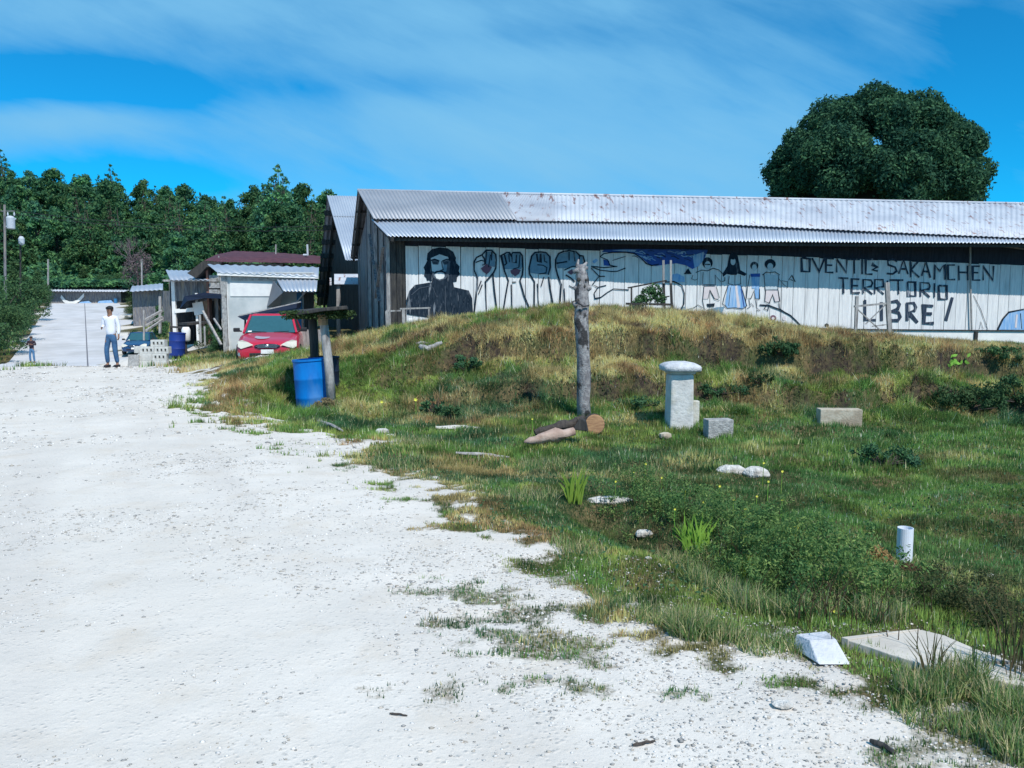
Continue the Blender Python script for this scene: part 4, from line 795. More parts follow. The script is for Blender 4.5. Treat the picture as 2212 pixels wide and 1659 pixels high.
corr('roof', [P(467, 550, 36.2), P(505, 542, 36.2), P(590, 545, 36.2), P(692, 553, 36.2)], None, [P(440, 563, 32.4), P(480, 566, 32.4), P(590, 567, 32.4), P(692, 569, 32.4)], None, M['brownroof'], bh, pitch=.3, amp=.007)
mb = MB(); a = [P(404, 590, 32.3), P(438, 564, 32.3), P(480, 567, 32.3), P(470, 574, 32.3), P(446, 577, 32.3), P(434, 590, 32.3), P(423, 601, 32.3)]; mb.prism(a, (0, 1.2, 0)); mb.build('gable', M['darkwood'], bh)
a, b = P(470, 574, 32.4), P(478, 650, 32.4); wallbox('stone_pier', a.x, b.x, 32.62, 32.9, .2, a.z-.05, M['concgrey'], bh)
for y0_, y1_ in ((594, 608), (610, 622), (625, 636)):
    a, b = P(447, y0_, 32.4), P(470, y1_, 32.4); wallbox('stone_panel', a.x, b.x, 32.62, 32.9, b.z, a.z, M['concgrey'], bh)
a, b = P(440, 575, 32.4), P(447, 640, 32.4); wallbox('brick_pier', a.x, b.x, 32.6, 32.9, .2, a.z, M['brick'], bh)
a, b = P(478, 569, 32.8), P(680, 700, 32.8); wallbox('wall', a.x+.2, b.x-1.3, 33.0, 35.0, .2, a.z, M['weathered'], bh)
mb = MB(); q = P(473, 555, 34); mb.stick(P(470, 600, 34), P(473, 553, 34), .05); mb.build('roof_pole', M['greywood'], bh)
mb = MB(); mb.tube([P(655, 551, 35), P(663, 551, 35)], .05, 8); mb.stick(P(665, 552, 35), P(664, 528, 35), .07); mb.build('antenna', M['dish'], bh)
mb = MB(); mb.stick(P(596, 550, 35.5), P(596, 528, 35.5), .05); mb.build('vent_pipe', M['greywood'], bh)
# plank shed with tin roof
sh = thing('plank_shed', 'open grey plank shed with white rail and pale tin roof beside the white house', 'shed', (P(420, 735, 33).x, 34, .25))
corr('roof', P(358, 583, 36), P(440, 585, 36), P(368, 605, 32.3), P(452, 605, 32.3), M['roofnew'], sh, pitch=.2)
mb = MB(); mb.stick(P(352, 606, 32.5), P(455, 606, 32.5), .05, .08); mb.build('fascia', M['greywood'], sh)
x0 = P(368, 700, 33).x; x1 = P(470, 700, 33).x
a = P(368, 608, 33); b_ = P(440, 650, 33)
boards('upper_wall', (P(378, 700, 33).x, 33, 0), (x1, 33, 0), lambda s: a.z, lambda s: b_.z, M['weathered'], sh, seed=31)
boards('side_wall', (x0, 36, 0), (x0, 33, 0), lambda s: a.z, lambda s: 0, M['weathered'], sh, seed=32)
boards('back_wall', (x0, 36, 0), (x1, 36, 0), lambda s: a.z, lambda s: 0, M['darkwood'], sh, seed=33)
for dx in (378, 470):
    q = P(dx, 700, 32.95); mb = MB(); mb.stick((q.x, q.y, -.1), (q.x, q.y, a.z), .14); mb.build('post', M['whiteplaster' if dx == 378 else 'weathered'], sh)
mb = MB(); mb.stick(P(378, 672, 32.9), P(425, 668, 32.9), .12, .16); mb.build('rail', M['whiteplaster'], sh)
q = P(425, 650, 32.6); mb = MB(); mb.stick((q.x, q.y, 0), (q.x, q.y, 2.2), .09); mb.stick(P(418, 668, 32.5), P(440, 664, 32.5), .03, .5); mb.build('notice_board', M['whiteplaster'], sh)
mb = MB(); mb.prism([P(388, 668, 32.0), P(398, 640, 32.2), P(440, 632, 32.2), P(480, 636, 31.8), P(478, 645, 31.8), P(440, 644, 32.0), P(404, 650, 32.0)], (0, .6, 0)); mb.build('dark_tarp', M['navydrum'], sh)
# low store at the head of the road
st = thing('roadhead_store', 'long low wooden store with white tin roof at the head of the road', 'building', (P(190, 657, 113).x, 113, G(P(190, 657, 113).x, 113)))
zg = G(P(190, 657, 113).x, 113)
a, b = P(107, 630, 113), P(262, 656, 113)
boards('front_wall', (a.x, 113, 0), (b.x, 113, 0), lambda s: a.z, lambda s: zg-.3, M['weathered'], st, wmin=.6, wmax=.9, seed=41, jit=.01)
wallbox('body', a.x, b.x, 113.1, 118, zg-.3, a.z, M['darkwood'], st)
corr('roof', P(105, 620, 117), P(300, 622, 117), P(103, 629, 112), P(268, 630, 112), M['roofwhite'], st, pitch=.5, amp=.04)
mb = MB(); A_ = [P(dx, dy, 112.9) for dx, dy in ((133, 637), (142, 648), (150, 651), (158, 651), (168, 647), (182, 633), (182, 641), (172, 651), (160, 658), (148, 658), (138, 653), (131, 643))]; mb.prism(A_, (0, -.06, 0)); mb.build('white_arch', M['whiteplaster'], st)
mb = MB(); A_ = [P(dx, dy, 112.88) for dx, dy in ((160, 660), (175, 652), (192, 650), (205, 660))]; mb.prism(A_, (0, -.05, 0)); A_ = [P(dx, dy, 112.88) for dx, dy in ((208, 660), (214, 650), (240, 648), (250, 660))]; mb.prism(A_, (0, -.05, 0)); mb.build('blue_painting', M['skypaint'], st)
a, b = P(246, 645, 112.5), P(252, 662, 112.5); wallbox('blue_door', a.x, b.x, 112.5, 112.8, b.z, a.z, M['bluewall'], st)
wallbox('end_post', P(100, 640, 112.9).x, P(106, 640, 112.9).x, 112.6, 112.9, zg-.4, P(100, 628, 113).z, M['greywood'], st)
ss = thing('grey_hut', 'low grey tin-roofed hut half hidden by scrub at the right side of the road', 'hut', (P(320, 650, 75).x, 75, G(P(320, 650, 75).x, 75)))
zz = G(P(320, 650, 75).x, 75)
corr('roof', P(285, 618, 78), P(352, 612, 78), P(280, 630, 73), P(352, 626, 73), M['roofnew'], ss, pitch=.4, amp=.03)
wallbox('wall', P(286, 650, 74).x, P(352, 650, 74).x, 74, 78, zz-.5, P(320, 628, 74).z, M['weathered'], ss)
# ------------------------------------------------------------ cars
def sedan(name, label, paint, loc, rz, patch=False, group='parked cars'):
    r = thing(name, label, 'car', (0, 0, 0), group)
    st_ = [(0.0, .60, .54, .28), (.05, .72, .62, .22), (.18, .79, .69, .20), (.55, .82, .77, .20), (1.0, .83, .84, .20), (1.25, .835, .895, .20), (2.2, .84, .91, .20), (3.2, .84, .93, .20), (3.7, .82, .94, .20), (4.1, .78, .90, .22), (4.25, .68, .80, .30)]
    V = []; F = []; half = lambda w_, t_, z_: [(0, t_+.015), (.45*w_, t_+.01), (.85*w_, t_-.02), (.97*w_, t_-.09), (w_, (t_+z_)/2+.02), (.97*w_, z_+.06), (.85*w_, z_), (0, z_)]
    for y, w_, t_, z_ in st_:
        h = half(w_, t_, z_); ring = [(x, y, z) for x, z in h]+[(-x, y, z) for x, z in h[-2:0:-1]]; V += ring
    n = 14; L = len(st_); F = [(i*n+k, i*n+(k+1) % n, (i+1)*n+(k+1) % n, (i+1)*n+k) for i in range(L-1) for k in range(n)]+[tuple(reversed(range(n))), tuple(range((L-1)*n, L*n))]
    mb = MB(); mb.add(V, F); mb.build('body', paint, r, smooth=True, sub=2)
    # cabin
    lo = [(-.70, 1.28, .88), (.70, 1.28, .88), (.74, 3.75, .90), (-.74, 3.75, .90)]; hi = [(-.55, 1.98, 1.36), (.55, 1.98, 1.36), (.56, 3.15, 1.37), (-.56, 3.15, 1.37)]
    mb = MB(); mb.hexa([(-.57, 1.95, 1.345), (.57, 1.95, 1.345), (.58, 3.2, 1.355), (-.58, 3.2, 1.355)], [(-.50, 2.05, 1.40), (.50, 2.05, 1.40), (.50, 3.1, 1.405), (-.50, 3.1, 1.405)]); mb.build('roof', paint, r, bevel=.02, smooth=False)
    def lerp(a, b, t_): return tuple(a[i]*(1-t_)+b[i]*t_ for i in range(3))
    def pane(nm, q, mt, thick=(0, .01, 0)): mb = MB(); mb.prism(q, thick); return mb.build(nm, mt, r)
    pane('windshield', [(-.66, 1.30, .89), (.66, 1.30, .89), (.53, 1.96, 1.35), (-.53, 1.96, 1.35)], M['glass'], (0, .012, .0))
    pane('rear_window', [(-.66, 3.72, .92), (.66, 3.72, .92), (.53, 3.18, 1.35), (-.53, 3.18, 1.35)], M['glass'], (0, -.012, .0))
    for s in (-1, 1):
        pane('side_window', [(s*.725, 1.45, .90), (s*.745, 3.65, .92), (s*.585, 3.15, 1.345), (s*.585, 2.02, 1.345)], M['glass'], (s*-.012, 0, 0))
        mb = MB(); mb.stick((s*.70, 1.26, .88), (s*.56, 1.97, 1.365), .055, .05); mb.build('pillar', paint, r)
        mb = MB(); mb.stick((s*.735, 2.55, .90), (s*.59, 2.55, 1.36), .06, .04); mb.build('pillar', M['black'], r)
        mb = MB(); mb.stick((s*.73, 3.72, .90), (s*.56, 3.17, 1.365), .07, .05); mb.build('pillar', paint, r)
        mb = MB(); mb.box((s*.90, 1.42, .965), (.17, .09, .11)); mb.stick((s*.76, 1.45, .92), (s*.86, 1.44, .94), .06, .04); mb.build('mirror', M['black'], r, bevel=.03)
        # swept triangular headlights on the nose corners
        ft = [(s*.34, -.012, .60), (s*.66, .03, .50), (s*.745, .10, .555), (s*.75, .17, .70), (s*.63, .10, .73), (s*.48, .03, .68)]
        mb = MB(); mb.prism(ft, (0, -.025, .004)); mb.build('headlight', M['lamp'], r, bevel=.008)
        mb = MB(); mb.lathe((s*.70, .06, .36), [(.01, -.03), (.05, -.02), (.05, .0)], 10, ax=(0, -1, 0)); mb.build('fog_lamp', M['chrome'], r)
        for y in (.80, 3.42):
            mb = MB(); mb.lathe((s*.745, y, .30), [(.21, -.09), (.29, -.09), (.305, -.05), (.305, .05), (.29, .09), (.21, .09)], 28, cap=False, ax=(1, 0, 0)); w_ = mb.build('wheel', M['black'], r, smooth=True)
            mb = MB(); mb.lathe((s*.745, y, .30), [(.03, .07), (.20, .075), (.21, .05), (.21, -.05), (.20, -.075), (.03, -.07)], 20, ax=(1, 0, 0)); mb.build('rim', M['chrome'], w_)
    g_ = [(math.cos(a)*.33, -.012+.02*abs(math.cos(a)), .575+math.sin(a)*.062) for a in np.linspace(0, 2*math.pi, 18, endpoint=False)]
    mb = MB(); mb.prism(g_, (0, -.03, 0)); g = mb.build('grille', M['darkpaint'], r, bevel=.006)
    mb = MB(); 
    for k in (-1, 0, 1): mb.stick((-.29+.04*abs(k), -.048, .575+k*.03), (.29-.04*abs(k), -.048, .575+k*.03), .008)
    mb.lathe((0, -.05, .575), [(.03, 0), (.045, .004), (.03, .012)], 14, ax=(0, -1, 0)); mb.build('grille_bars', M['chrome'], g)
    mb = MB(); mb.box((0, -.005, .36), (.9, .05, .07)); mb.build('air_intake', M['black'], r, bevel=.01)
    mb = MB(); mb.prism([(-.60, 1.315, .905), (-.50, 1.315, .905), (-.49, 1.36, .94), (-.585, 1.36, .94)], (0, -.012, .004)); mb.build('sticker', M['whiteplaster'], r); mb = MB(); mb.box((0, -.03, .43), (.32, .02, .11)); mb.build('number_plate', M['whiteplaster'], r)
    for s in (-1, 1):
        mb = MB(); mb.stick((s*.1, 1.27, .905), (s*.5, 1.34, .925), .015); mb.build('wiper', M['black'], r)
        mb = MB(); mb.box((s*.33, 2.35, .95), (.42, .14, .55), rx=R(-12)); mb.build('front_seat', M['darkpaint'], r, bevel=.05)
    if patch:
        pts = []
        for a in np.linspace(0, 2*math.pi, 14, endpoint=False):
            x = -.16+math.cos(a)*.20; y = .62+math.sin(a)*.30; pts.append((x, y, .775+.135*(y-.6)+.012))
        mb = MB(); mb.prism(pts, (0, 0, .003)); mb.build('hood_patch', M['greypaint'], r)
    r.location = loc; r.rotation_euler = (0, 0, rz); return r
q = P(577, 770, 20.75); sedan('red_car', 'red sedan with grey patch on its hood facing the camera beside the white house', M['carred'], (q.x-.02, 20.85, .03), R(13), True)
q = P(290, 765, 51); sedan('blue_car', 'dark blue car half hidden behind the stacked white blocks', M['carblue'], (q.x, 51, G(q.x, 51)+.14), R(14))

# ------------------------------------------------------------ people
def skin(name, nodes, edges, mt, parent, root=0, lev=1):
    me = bpy.data.meshes.new(name); off = OFF[parent]; me.from_pydata([Vector(n[:3]) for n in nodes], edges, []); o = bpy.data.objects.new(name, me); C.objects.link(o); o.parent = parent; OFF[o] = off
    md = o.modifiers.new('skin', 'SKIN'); md.use_smooth_shade = True; md.branch_smoothing = .6
    for i, v in enumerate(me.skin_vertices[0].data): rr = nodes[i][3]; v.radius = rr if isinstance(rr, tuple) else (rr, rr); v.use_root = (i == root)
    me.materials.append(mt); s = o.modifiers.new('sub', 'SUBSURF'); s.levels = lev; s.render_levels = lev; return o
def person(label, loc, rz, arms, legs, mats, height=1.7, phone=False, hairlong=False, name='person'):
    """arms: [(elbow, hand) x2]; legs: [(knee, ankle) x2]; the figure faces -Y"""
    mt_top, mt_leg = mats; r = thing(name, label, 'person', (0, 0, 0))
    N_ = [(0, 0, .95, (.135, .10)), (0, .0, 1.12, (.125, .09)), (0, .0, 1.30, (.15, .105)), (0, .0, 1.42, (.10, .08)), (0, -.005, 1.49, .052), (0, -.015, 1.545, (.068, .078)), (0, -.015, 1.61, (.078, .092)), (0, -.005, 1.68, (.058, .07))]
    Ed = [(i, i+1) for i in range(7)]
    for s, (el_, ha) in zip((-1, 1), arms):
        b = len(N_); ha = Vector(ha); el_ = Vector(el_); d = (ha-el_).normalized()
        N_ += [(s*.165, 0, 1.405, .058), (*el_, .040), (*(ha-d*.03), .026), (*(ha+d*.045), (.030, .018))]; Ed += [(3, b), (b, b+1), (b+1, b+2), (b+2, b+3)]
        side = Vector((s, 0, 0)) if abs(d.x) < .7 else Vector((0, 0, 1)); 
        for k in range(4):
            u = side.cross(d).normalized(); w_ = side*(0) + u*((k-1.5)*.018); a = ha+d*.07+w_; e = a+d*(.045-.006*abs(k-1.3))+side*(-.02); N_ += [(*a, .0085), (*e, .007)]; m_ = len(N_); Ed += [(b+3, m_-2), (m_-2, m_-1)]
        t1_ = ha+side.cross(d).normalized()*.035+d*.03; t2_ = t1_+d*.035; N_ += [(*t1_, .010), (*t2_, .008)]; m_ = len(N_); Ed += [(b+2, m_-2), (m_-2, m_-1)]
    for s, (kn, an) in zip((-1, 1), legs):
        b = len(N_); N_ += [(s*.09, 0, .88, .085), (*kn, .055), (*an, .038), (an[0]+s*.02, an[1]-.14, an[2]-.045, .034)]; Ed += [(0, b), (b, b+1), (b+1, b+2), (b+2, b+3)]
    skin('body', N_, Ed, mats[2] if len(mats) > 2 else M['skin'], r)
    # shirt
    T_ = [(0, 0, .86, (.165, .125)), (0, 0, 1.08, (.150, .112)), (0, 0, 1.30, (.180, .125)), (0, 0, 1.43, (.125, .095)), (0, 0, 1.50, (.066, .066))]; E2 = [(0, 1), (1, 2), (2, 3), (3, 4)]
    for s, (el_, ha) in zip((-1, 1), arms):
        b = len(T_); ha = Vector(ha); el_ = Vector(el_); d = (ha-el_).normalized(); T_ += [(s*.175, 0, 1.41, .072), (*el_, .055), (*(ha-d*.05), .042)]; E2 += [(3, b), (b, b+1), (b+1, b+2)]
    skin('shirt', T_, E2, mt_top, r)
    L_ = [(0, 0, 1.04, (.142, .108)), (0, 0, .92, (.148, .112))]; E3 = [(0, 1)]
    for s, (kn, an) in zip((-1, 1), legs): b = len(L_); L_ += [(s*.088, 0, .80, .092), (*kn, .072), (an[0], an[1], an[2]+.03, .062)]; E3 += [(1, b), (b, b+1), (b+1, b+2)]
    skin('trousers', L_, E3, mt_leg, r)
    for s, (kn, an) in zip((-1, 1), legs):
        mb = MB(); x, y, z = an; mb.prism([(x-.045, y+.07, z-.085), (x+.045, y+.07, z-.085), (x+.055, y-.12, z-.085), (x+.02, y-.20, z-.085), (x-.02, y-.20, z-.085), (x-.055, y-.12, z-.085)], (0, .015, .075)); mb.build('shoe', M['shoe'], r, bevel=.025, smooth=True)
    # hair: cap with ragged fringe
    mb = MB(); mb.lathe((0, .012, 1.62), [(.050, -.05), (.082, -.03), (.088, .03), (.090, .065), (.070, .10), (.02, .118)], 16); 
    for k in range(9): a = -math.pi*.95+k*.24; mb.stick((math.cos(a)*.078, math.sin(a)*.078+.005, 1.70), (math.cos(a)*.088, math.sin(a)*.092+.005, 1.655-.01*(k % 2)), .035, .02)
    if hairlong: mb.tube([(0, .06, 1.66), (0, .085, 1.55), (0, .10, 1.40)], [.075, .07, .03], 10)
    mb.build('hair', M['hair'], r, smooth=True)
    mb = MB(); 
    for s in (-1, 1): mb.lathe((s*.030, -.103, 1.625), [(.004, 0), (.011, .002), (.004, .006)], 8, ax=(0, -1, 0)); mb.stick((s*.016, -.108, 1.645), (s*.046, -.100, 1.645), .007)
    mb.stick((-.022, -.100, 1.565), (.022, -.100, 1.565), .007, .006); mb.build('face_features', M['hair'], r)
    mb = MB(); mb.add([(0, -.100, 1.630), (.014, -.100, 1.592), (-.014, -.100, 1.592), (0, -.128, 1.594)], [(0, 1, 3), (0, 3, 2), (1, 2, 3)]); 
    for s in (-1, 1): mb.lathe((s*.083, .0, 1.61), [(.006, -.006), (.022, 0), (.006, .008)], 8, ax=(s, .2, 0))
    mb.build('nose_and_ears', mats[2] if len(mats) > 2 else M['skin'], r, smooth=True)
    r.location = loc; r.rotation_euler = (0, 0, rz); r.scale = (height/1.74,)*3; return r
q = P(243, 790, 21.7); gm = G(q.x, 21.7)
man = person('man in white long-sleeved shirt and blue jeans walking down the pale road', (q.x, 21.7, gm), R(-4), [((-.235, .03, 1.16), (-.13, -.22, 1.12)), ((.225, .03, 1.15), (.235, -.03, .88))], [((-.10, -.09, .49), (-.11, -.03, .09)), ((.11, -.02, .48), (.125, .05, .09))], (M['shirt'], M['jeans']), 1.68)
q = P(70, 781, 47.5)
person('distant person in dark top and jeans holding something, left edge of the road', (q.x, 47.5, G(q.x, 47.5)+.1), R(8), [((-.27, -.02, 1.17), (-.10, -.20, 1.22)), ((.27, -.02, 1.17), (.10, -.20, 1.22))], [((-.10, -.06, .49), (-.11, 0, .09)), ((.10, .0, .48), (.12, .03, .09))], (M['darktop'], M['jeans2']), 1.62)
p_ = bpy.data.objects['person']

# ------------------------------------------------------------ stacked concrete blocks
def block(name, label, x, y, z, holes, rz=0.0, w_=.40, h_=.19, d_=.20):
    mb = MB(); r = thing(name, label, 'concrete block', (x, y, z), 'white concrete blocks stacked at the roadside')
    if not holes: mb.box((x, y, z+h_/2), (w_, d_, h_)); mb.build('shell', M['whitestone2'], r, bevel=.008)
    else:
        mb.box((x, y, z+h_*.14), (w_, d_, h_*.28)); mb.box((x, y, z+h_*.86), (w_, d_, h_*.28)); n = 3
        for k in range(n+1): mb.box((x-w_/2+w_*(.08+.28*k), y, z+h_/2), (w_*.15, d_, h_*.44))
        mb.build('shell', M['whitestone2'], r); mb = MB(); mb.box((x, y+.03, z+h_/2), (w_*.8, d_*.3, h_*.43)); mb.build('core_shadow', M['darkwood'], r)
    r.rotation_euler = (0, 0, rz)
M['whitestone2'] = mat('pale concrete block', (.60, .60, .57), (.46, .46, .44), scale=8, bump=.5)
q = P(333, 788, 22.6); bz = G(q.x, 22.6)-.02; bx0 = q.x-.42
bl = [(0, 0, 0, 'lower left block of the white stack'), (.41, 0, 0, 'lower right block of the white stack, on the ground'), (.0, 1, 0, 'second-row left block of the white stack'), (.41, 1, 1, 'second-row right block of the white stack, with dark cores'), (.06, 2, 1, 'third-row left block of the white stack, with dark cores'), (.47, 2, 1, 'third-row right block of the white stack, with dark cores'), (.36, 3, 1, 'topmost cored block of the white stack beside the man')]
for x, row, hs, lb in bl: block('concrete_block', lb, bx0+x+.2, 22.6+.02*row, bz+row*.194, hs, R(rnd.uniform(-1.5, 1.5)))
block('concrete_block', 'broken block leaning at the left of the white stack', bx0-.05, 22.75, bz+.39, 0, 0, .22)
# cover slab leaning on the stack
mb = MB(); mb.stick((bx0-.08, 22.42, bz+.02), (bx0-.08, 22.46, bz+.36), .05, .30, up=(1, 0, 0)); o = mb.build('stone_slab', M['concgrey']); props(o, 'small grey slab standing on edge by the white block stack', 'slab')
# barrel and junk behind
def drum(name, label, c, r_, h_, mt, lean=(0, 0), grp='plastic drums hung by the post'):
    prof = [(r_*.93, 0), (r_*.99, .02), (r_, .06), (r_, h_*.30), (r_*1.025, h_*.32), (r_, h_*.34), (r_, h_*.63), (r_*1.025, h_*.65), (r_, h_*.67), (r_*.99, h_*.95), (r_*1.04, h_*.965), (r_*1.04, h_), (r_*.93, h_), (r_*.92, h_*.93), (.02, h_*.92)]
    mb = MB(); mb.lathe((0, 0, 0), prof, 40, cap=True); o = mb.build(name, mt, smooth=True, origin=(0, 0, 0)); o.location = c; o.rotation_euler = (lean[0], lean[1], 0)
    md = o.modifiers.new('e', 'EDGE_SPLIT'); md.split_angle = R(40); return props(o, label, 'drum', grp)
q = P(676, 884, 13.75); zg = G(q.x, 13.75); top = P(676, 771, 13.75).z
drum('blue_drum', 'bright blue plastic drum leaning in front of the wooden posts on the grass', (q.x+.02, 13.75, zg-.03), .285, top-zg+.0, M['bluedrum'], (0, R(-3.5)))
q2 = P(712, 860, 14.5); drum('navy_drum', 'dark navy drum behind the pale post, right of the blue drum', (q2.x-.10, 14.55, top-.80), .27, .76, M['navydrum'], (0, 0))
# post stand with mossy board roof
r = thing('roofed_post_stand', 'small roadside stand of two posts carrying a mossy board roof above the blue drum', 'stand', (P(695, 880, 14.1).x, 14.1, G(P(695, 880, 14.1).x, 14.1)))
mb = MB(); mb.tube([P(716, 868, 13.42), P(710, 790, 13.5), P(700, 700, 13.6), P(694, 678, 13.6)], [.078, .074, .07, .07], 9, wob=.12); mb.build('pale_post', M['greywood'], r, smooth=True)
mb = MB(); mb.tube([P(681, 800, 14.3), P(678, 735, 14.3), P(674, 678, 14.3)], [.075, .078, .08], 9, wob=.12); mb.build('dark_post', M['darkwood'], r, smooth=True)
mb = MB(); mb.tube([P(698, 702, 13.5), P(697, 680, 13.5)], .085, 8); mb.build('splice', M['rawwood'], r)
a = P(634, 684, 14.2); b = P(752, 672, 14.0)
mb = MB(); mb.prism([P(634, 681, 14.5), P(640, 676, 14.9), P(752, 671, 14.6), P(750, 668, 13.3), P(700, 672, 13.2), P(640, 682, 13.4)], (0, 0, .06)); mb.build('board_roof', M['darkwood'], r, bevel=.01)
def leaves(n, pts_fn, size, flat_=.0, aspect=.5):
    """n rhombic leaves at positions from pts_fn(n)->(n,3) with outward dirs"""
    Pp, O = pts_fn(n); nn = O+rng.normal(size=(n, 3))*.8; nn /= np.linalg.norm(nn, axis=1)[:, None]+1e-9
    t_ = np.cross(nn, rng.normal(size=(n, 3))); t_ /= np.linalg.norm(t_, axis=1)[:, None]+1e-9; u = np.cross(nn, t_)
    s = (size*(.6+.8*rng.random(n)))[:, None]; V = np.stack([Pp-t_*s, Pp-u*s*aspect, Pp+t_*s, Pp+u*s*aspect], 1).reshape(-1, 3)
    return V, np.arange(4*n).reshape(n, 4)
def shellfn(cs, rs, squash=1.0, fill=.35):
    cs = np.array(cs, float); rs = np.array(rs, float); pr = rs**1.5/np.sum(rs**1.5)
    def f(n):
        i = rng.choice(len(cs), n, p=pr); d = rng.normal(size=(n, 3)); d /= np.linalg.norm(d, axis=1)[:, None]; rr = (1-fill*rng.random(n)**1.5)*rs[i]*(1+.10*rng.normal(size=n))
        return cs[i]+d*rr[:, None]*np.array([1, 1, squash]), d
    return f
mb = MB()
V, F = leaves(2600, lambda n: (np.c_[a.x+(b.x-a.x)*rng.random(n), 13.3+1.4*rng.random(n), a.z+(b.z-a.z)*.5+.03-.13*rng.random(n)**1.5+.02], np.tile([0, 0, 1.0], (n, 1))), .03)
np_mesh('moss_fringe', V, F, leafmat('moss leaves', (.03, .05, .02), (.06, .08, .03)), parent=r)
q = P(712, 880, 13.2)
def pile(name, label, cat, q, rx, h_, n, mt, size):
    V, F = leaves(n, lambda n: ((lambda a, rr: np.c_[q.x+rx*rr*np.cos(a), q.y+rx*.7*rr*np.sin(a), G(q.x, q.y)+h_*(1-rr**1.6)*rng.random(n)**.5])(rng.random(n)*6.28, np.sqrt(rng.random(n))), np.tile([0, -.3, 1.0], (n, 1))), size, aspect=.18)
    o = np_mesh(name, V, F, mt, off=(q.x, q.y, G(q.x, q.y))); return props(o, label, cat)
pile('dry_grass_heap', 'heap of dry brown grass at the foot of the pale post', 'grass heap', P(705, 884, 13.25), .42, .30, 2600, leafmat('dry heap', (.16, .115, .07), (.24, .19, .11), (.09, .075, .05)), .05)

# ------------------------------------------------------------ gnarled pole and logs
gx0 = P(1262, 903, 12.0); zb = G(gx0.x, 12.0)
r = thing('gnarled_pole', 'tall bare gnarled tree trunk pole with splintered top standing in the grass', 'pole', (gx0.x, 12.0, zb))
cl_ = [(1264, 915, .105), (1261, 870, .098), (1262, 820, .100), (1260, 770, .098), (1258, 720, .100), (1255, 690, .108), (1258, 660, .100), (1256, 630, .112), (1258, 605, .092), (1255, 585, .075), (1253, 572, .05)]
mb = MB(); mb.tube([P(a, b, 12.0)+Vector((0, rnd.uniform(-.02, .02), 0)) for a, b, _ in cl_], [c_ for *_, c_ in cl_], 14, wob=.22, seed=5); tr1 = mb.build('trunk', M['greybark'], r, smooth=True)
for pts, rd in (([(1256, 592), (1248, 582), (1238, 588)], (.05, .045, .03)), ([(1256, 590), (1262, 574), (1268, 566)], (.05, .035, .012)), ([(1252, 585), (1247, 572), (1250, 560)], (.045, .03, .01)), ([(1258, 588), (1263, 580), (1270, 578)], (.04, .035, .02)), ([(1246, 660), (1240, 655), (1238, 650)], (.05, .03, .02)), ([(1268, 625), (1274, 622), (1275, 615)], (.05, .035, .02)), ([(1250, 630), (1243, 622), (1240, 618)], (.04, .035, .02))):
    mb = MB(); mb.tube([P(a, b, 11.97) for a, b in pts], list(rd), 8, wob=.3, seed=3); mb.build('stub', M['greybark'], r, smooth=True)
mb = MB(); t_ = [P(1244, 647, 11.88), P(1250, 655, 11.86), P(1260, 662, 11.86), P(1272, 660, 11.9)]; mb.tube(t_, .012, 6); mb.build('tie_wire', M['cable'], r)
# hollow knots: dark pits
for a, b, s in ((1250, 604, .030), (1261, 618, .028), (1258, 700, .02), (1263, 735, .024), (1268, 752, .022), (1252, 690, .018), (1262, 790, .016), (1266, 605, .02), (1248, 648, .022)):
    q = P(a, b, 11.905); mb = MB(); mb.lathe(q, [(s*.2, -.01), (s, -.004), (s*1.1, 0), (s*.4, .006)], 9, ax=(0, -1, .1)); mb.build('knot', M['darkwood'], r, smooth=True)
def log(name, label, cat, pts, rad, mt, n=10, wob=.2, seed=1, cut=None):
    rr = random.Random(seed); pts = [Vector(p) for p in pts]; t_ = np.linspace(0, len(pts)-1, 4*(len(pts)-1)+1); q_ = []; r_ = []
    for u in t_:
        i = min(int(u), len(pts)-2); f = u-i; ra = rad[i]*(1-f)+rad[i+1]*f; q_.append(pts[i].lerp(pts[i+1], f)+Vector((rr.uniform(-1, 1), rr.uniform(-1, 1), rr.uniform(-1, 1)))*ra*.16); r_.append(ra*rr.uniform(.8, 1.15))
    pts, rad = q_, r_; wob = max(wob, .4)
    mb = MB(); mb.tube(pts, rad, n, wob=wob, seed=seed); o = mb.build(name, mt, smooth=True); md = o.modifiers.new('e', 'EDGE_SPLIT'); md.split_angle = R(50); return props(o, label, cat)
YL = hit(1190, 962).y+.12; YS = hit(1283, 938).y
log('dark_log', 'dark weathered log lying on a paler one left of the gnarled pole', 'log', [P(1156, 934, YL+.05), P(1200, 924, YL+.12), P(1240, 914, YL+.2), P(1262, 905, YL+.25)], [.04, .062, .07, .06], M['bark'], seed=4)
mb = MB(); 
lw = [P(1132, 955, YL-.25), P(1165, 948, YL-.2), P(1200, 940, YL-.12), P(1240, 932, YL-.05)]
mb.tube([lw[0], lw[0].lerp(lw[1], .4), lw[0].lerp(lw[1], .75), lw[1], lw[1].lerp(lw[2], .5)+Vector((0, 0, .012)), lw[2], lw[2].lerp(lw[3], .5)-Vector((0, 0, .01)), lw[3]], [.012, .045, .055, .075, .06, .078, .06, .05], 7, wob=.6, seed=8); o = mb.build('split_log', mat('split wood', (.48, .36, .30), (.30, .20, .16), scale=6, stretch=(1, 1, 1), c3=(.62, .58, .54), bump=.5), smooth=True); props(o, 'pinkish split log lying lowest in the grass left of the gnarled pole', 'log')
st_ = thing('cut_stump', 'short cut log standing with orange sawn face right of the gnarled pole', 'stump', hit(1282, 935))
c_ = P(1283, 916, YS)
mb = MB(); mb.lathe(c_, [(.10, -.09), (.145, -.08), (.15, .0), (.142, .06)], 16, ax=(.15, -1, .12)); mb.build('bark_shell', M['bark'], st_, smooth=False)
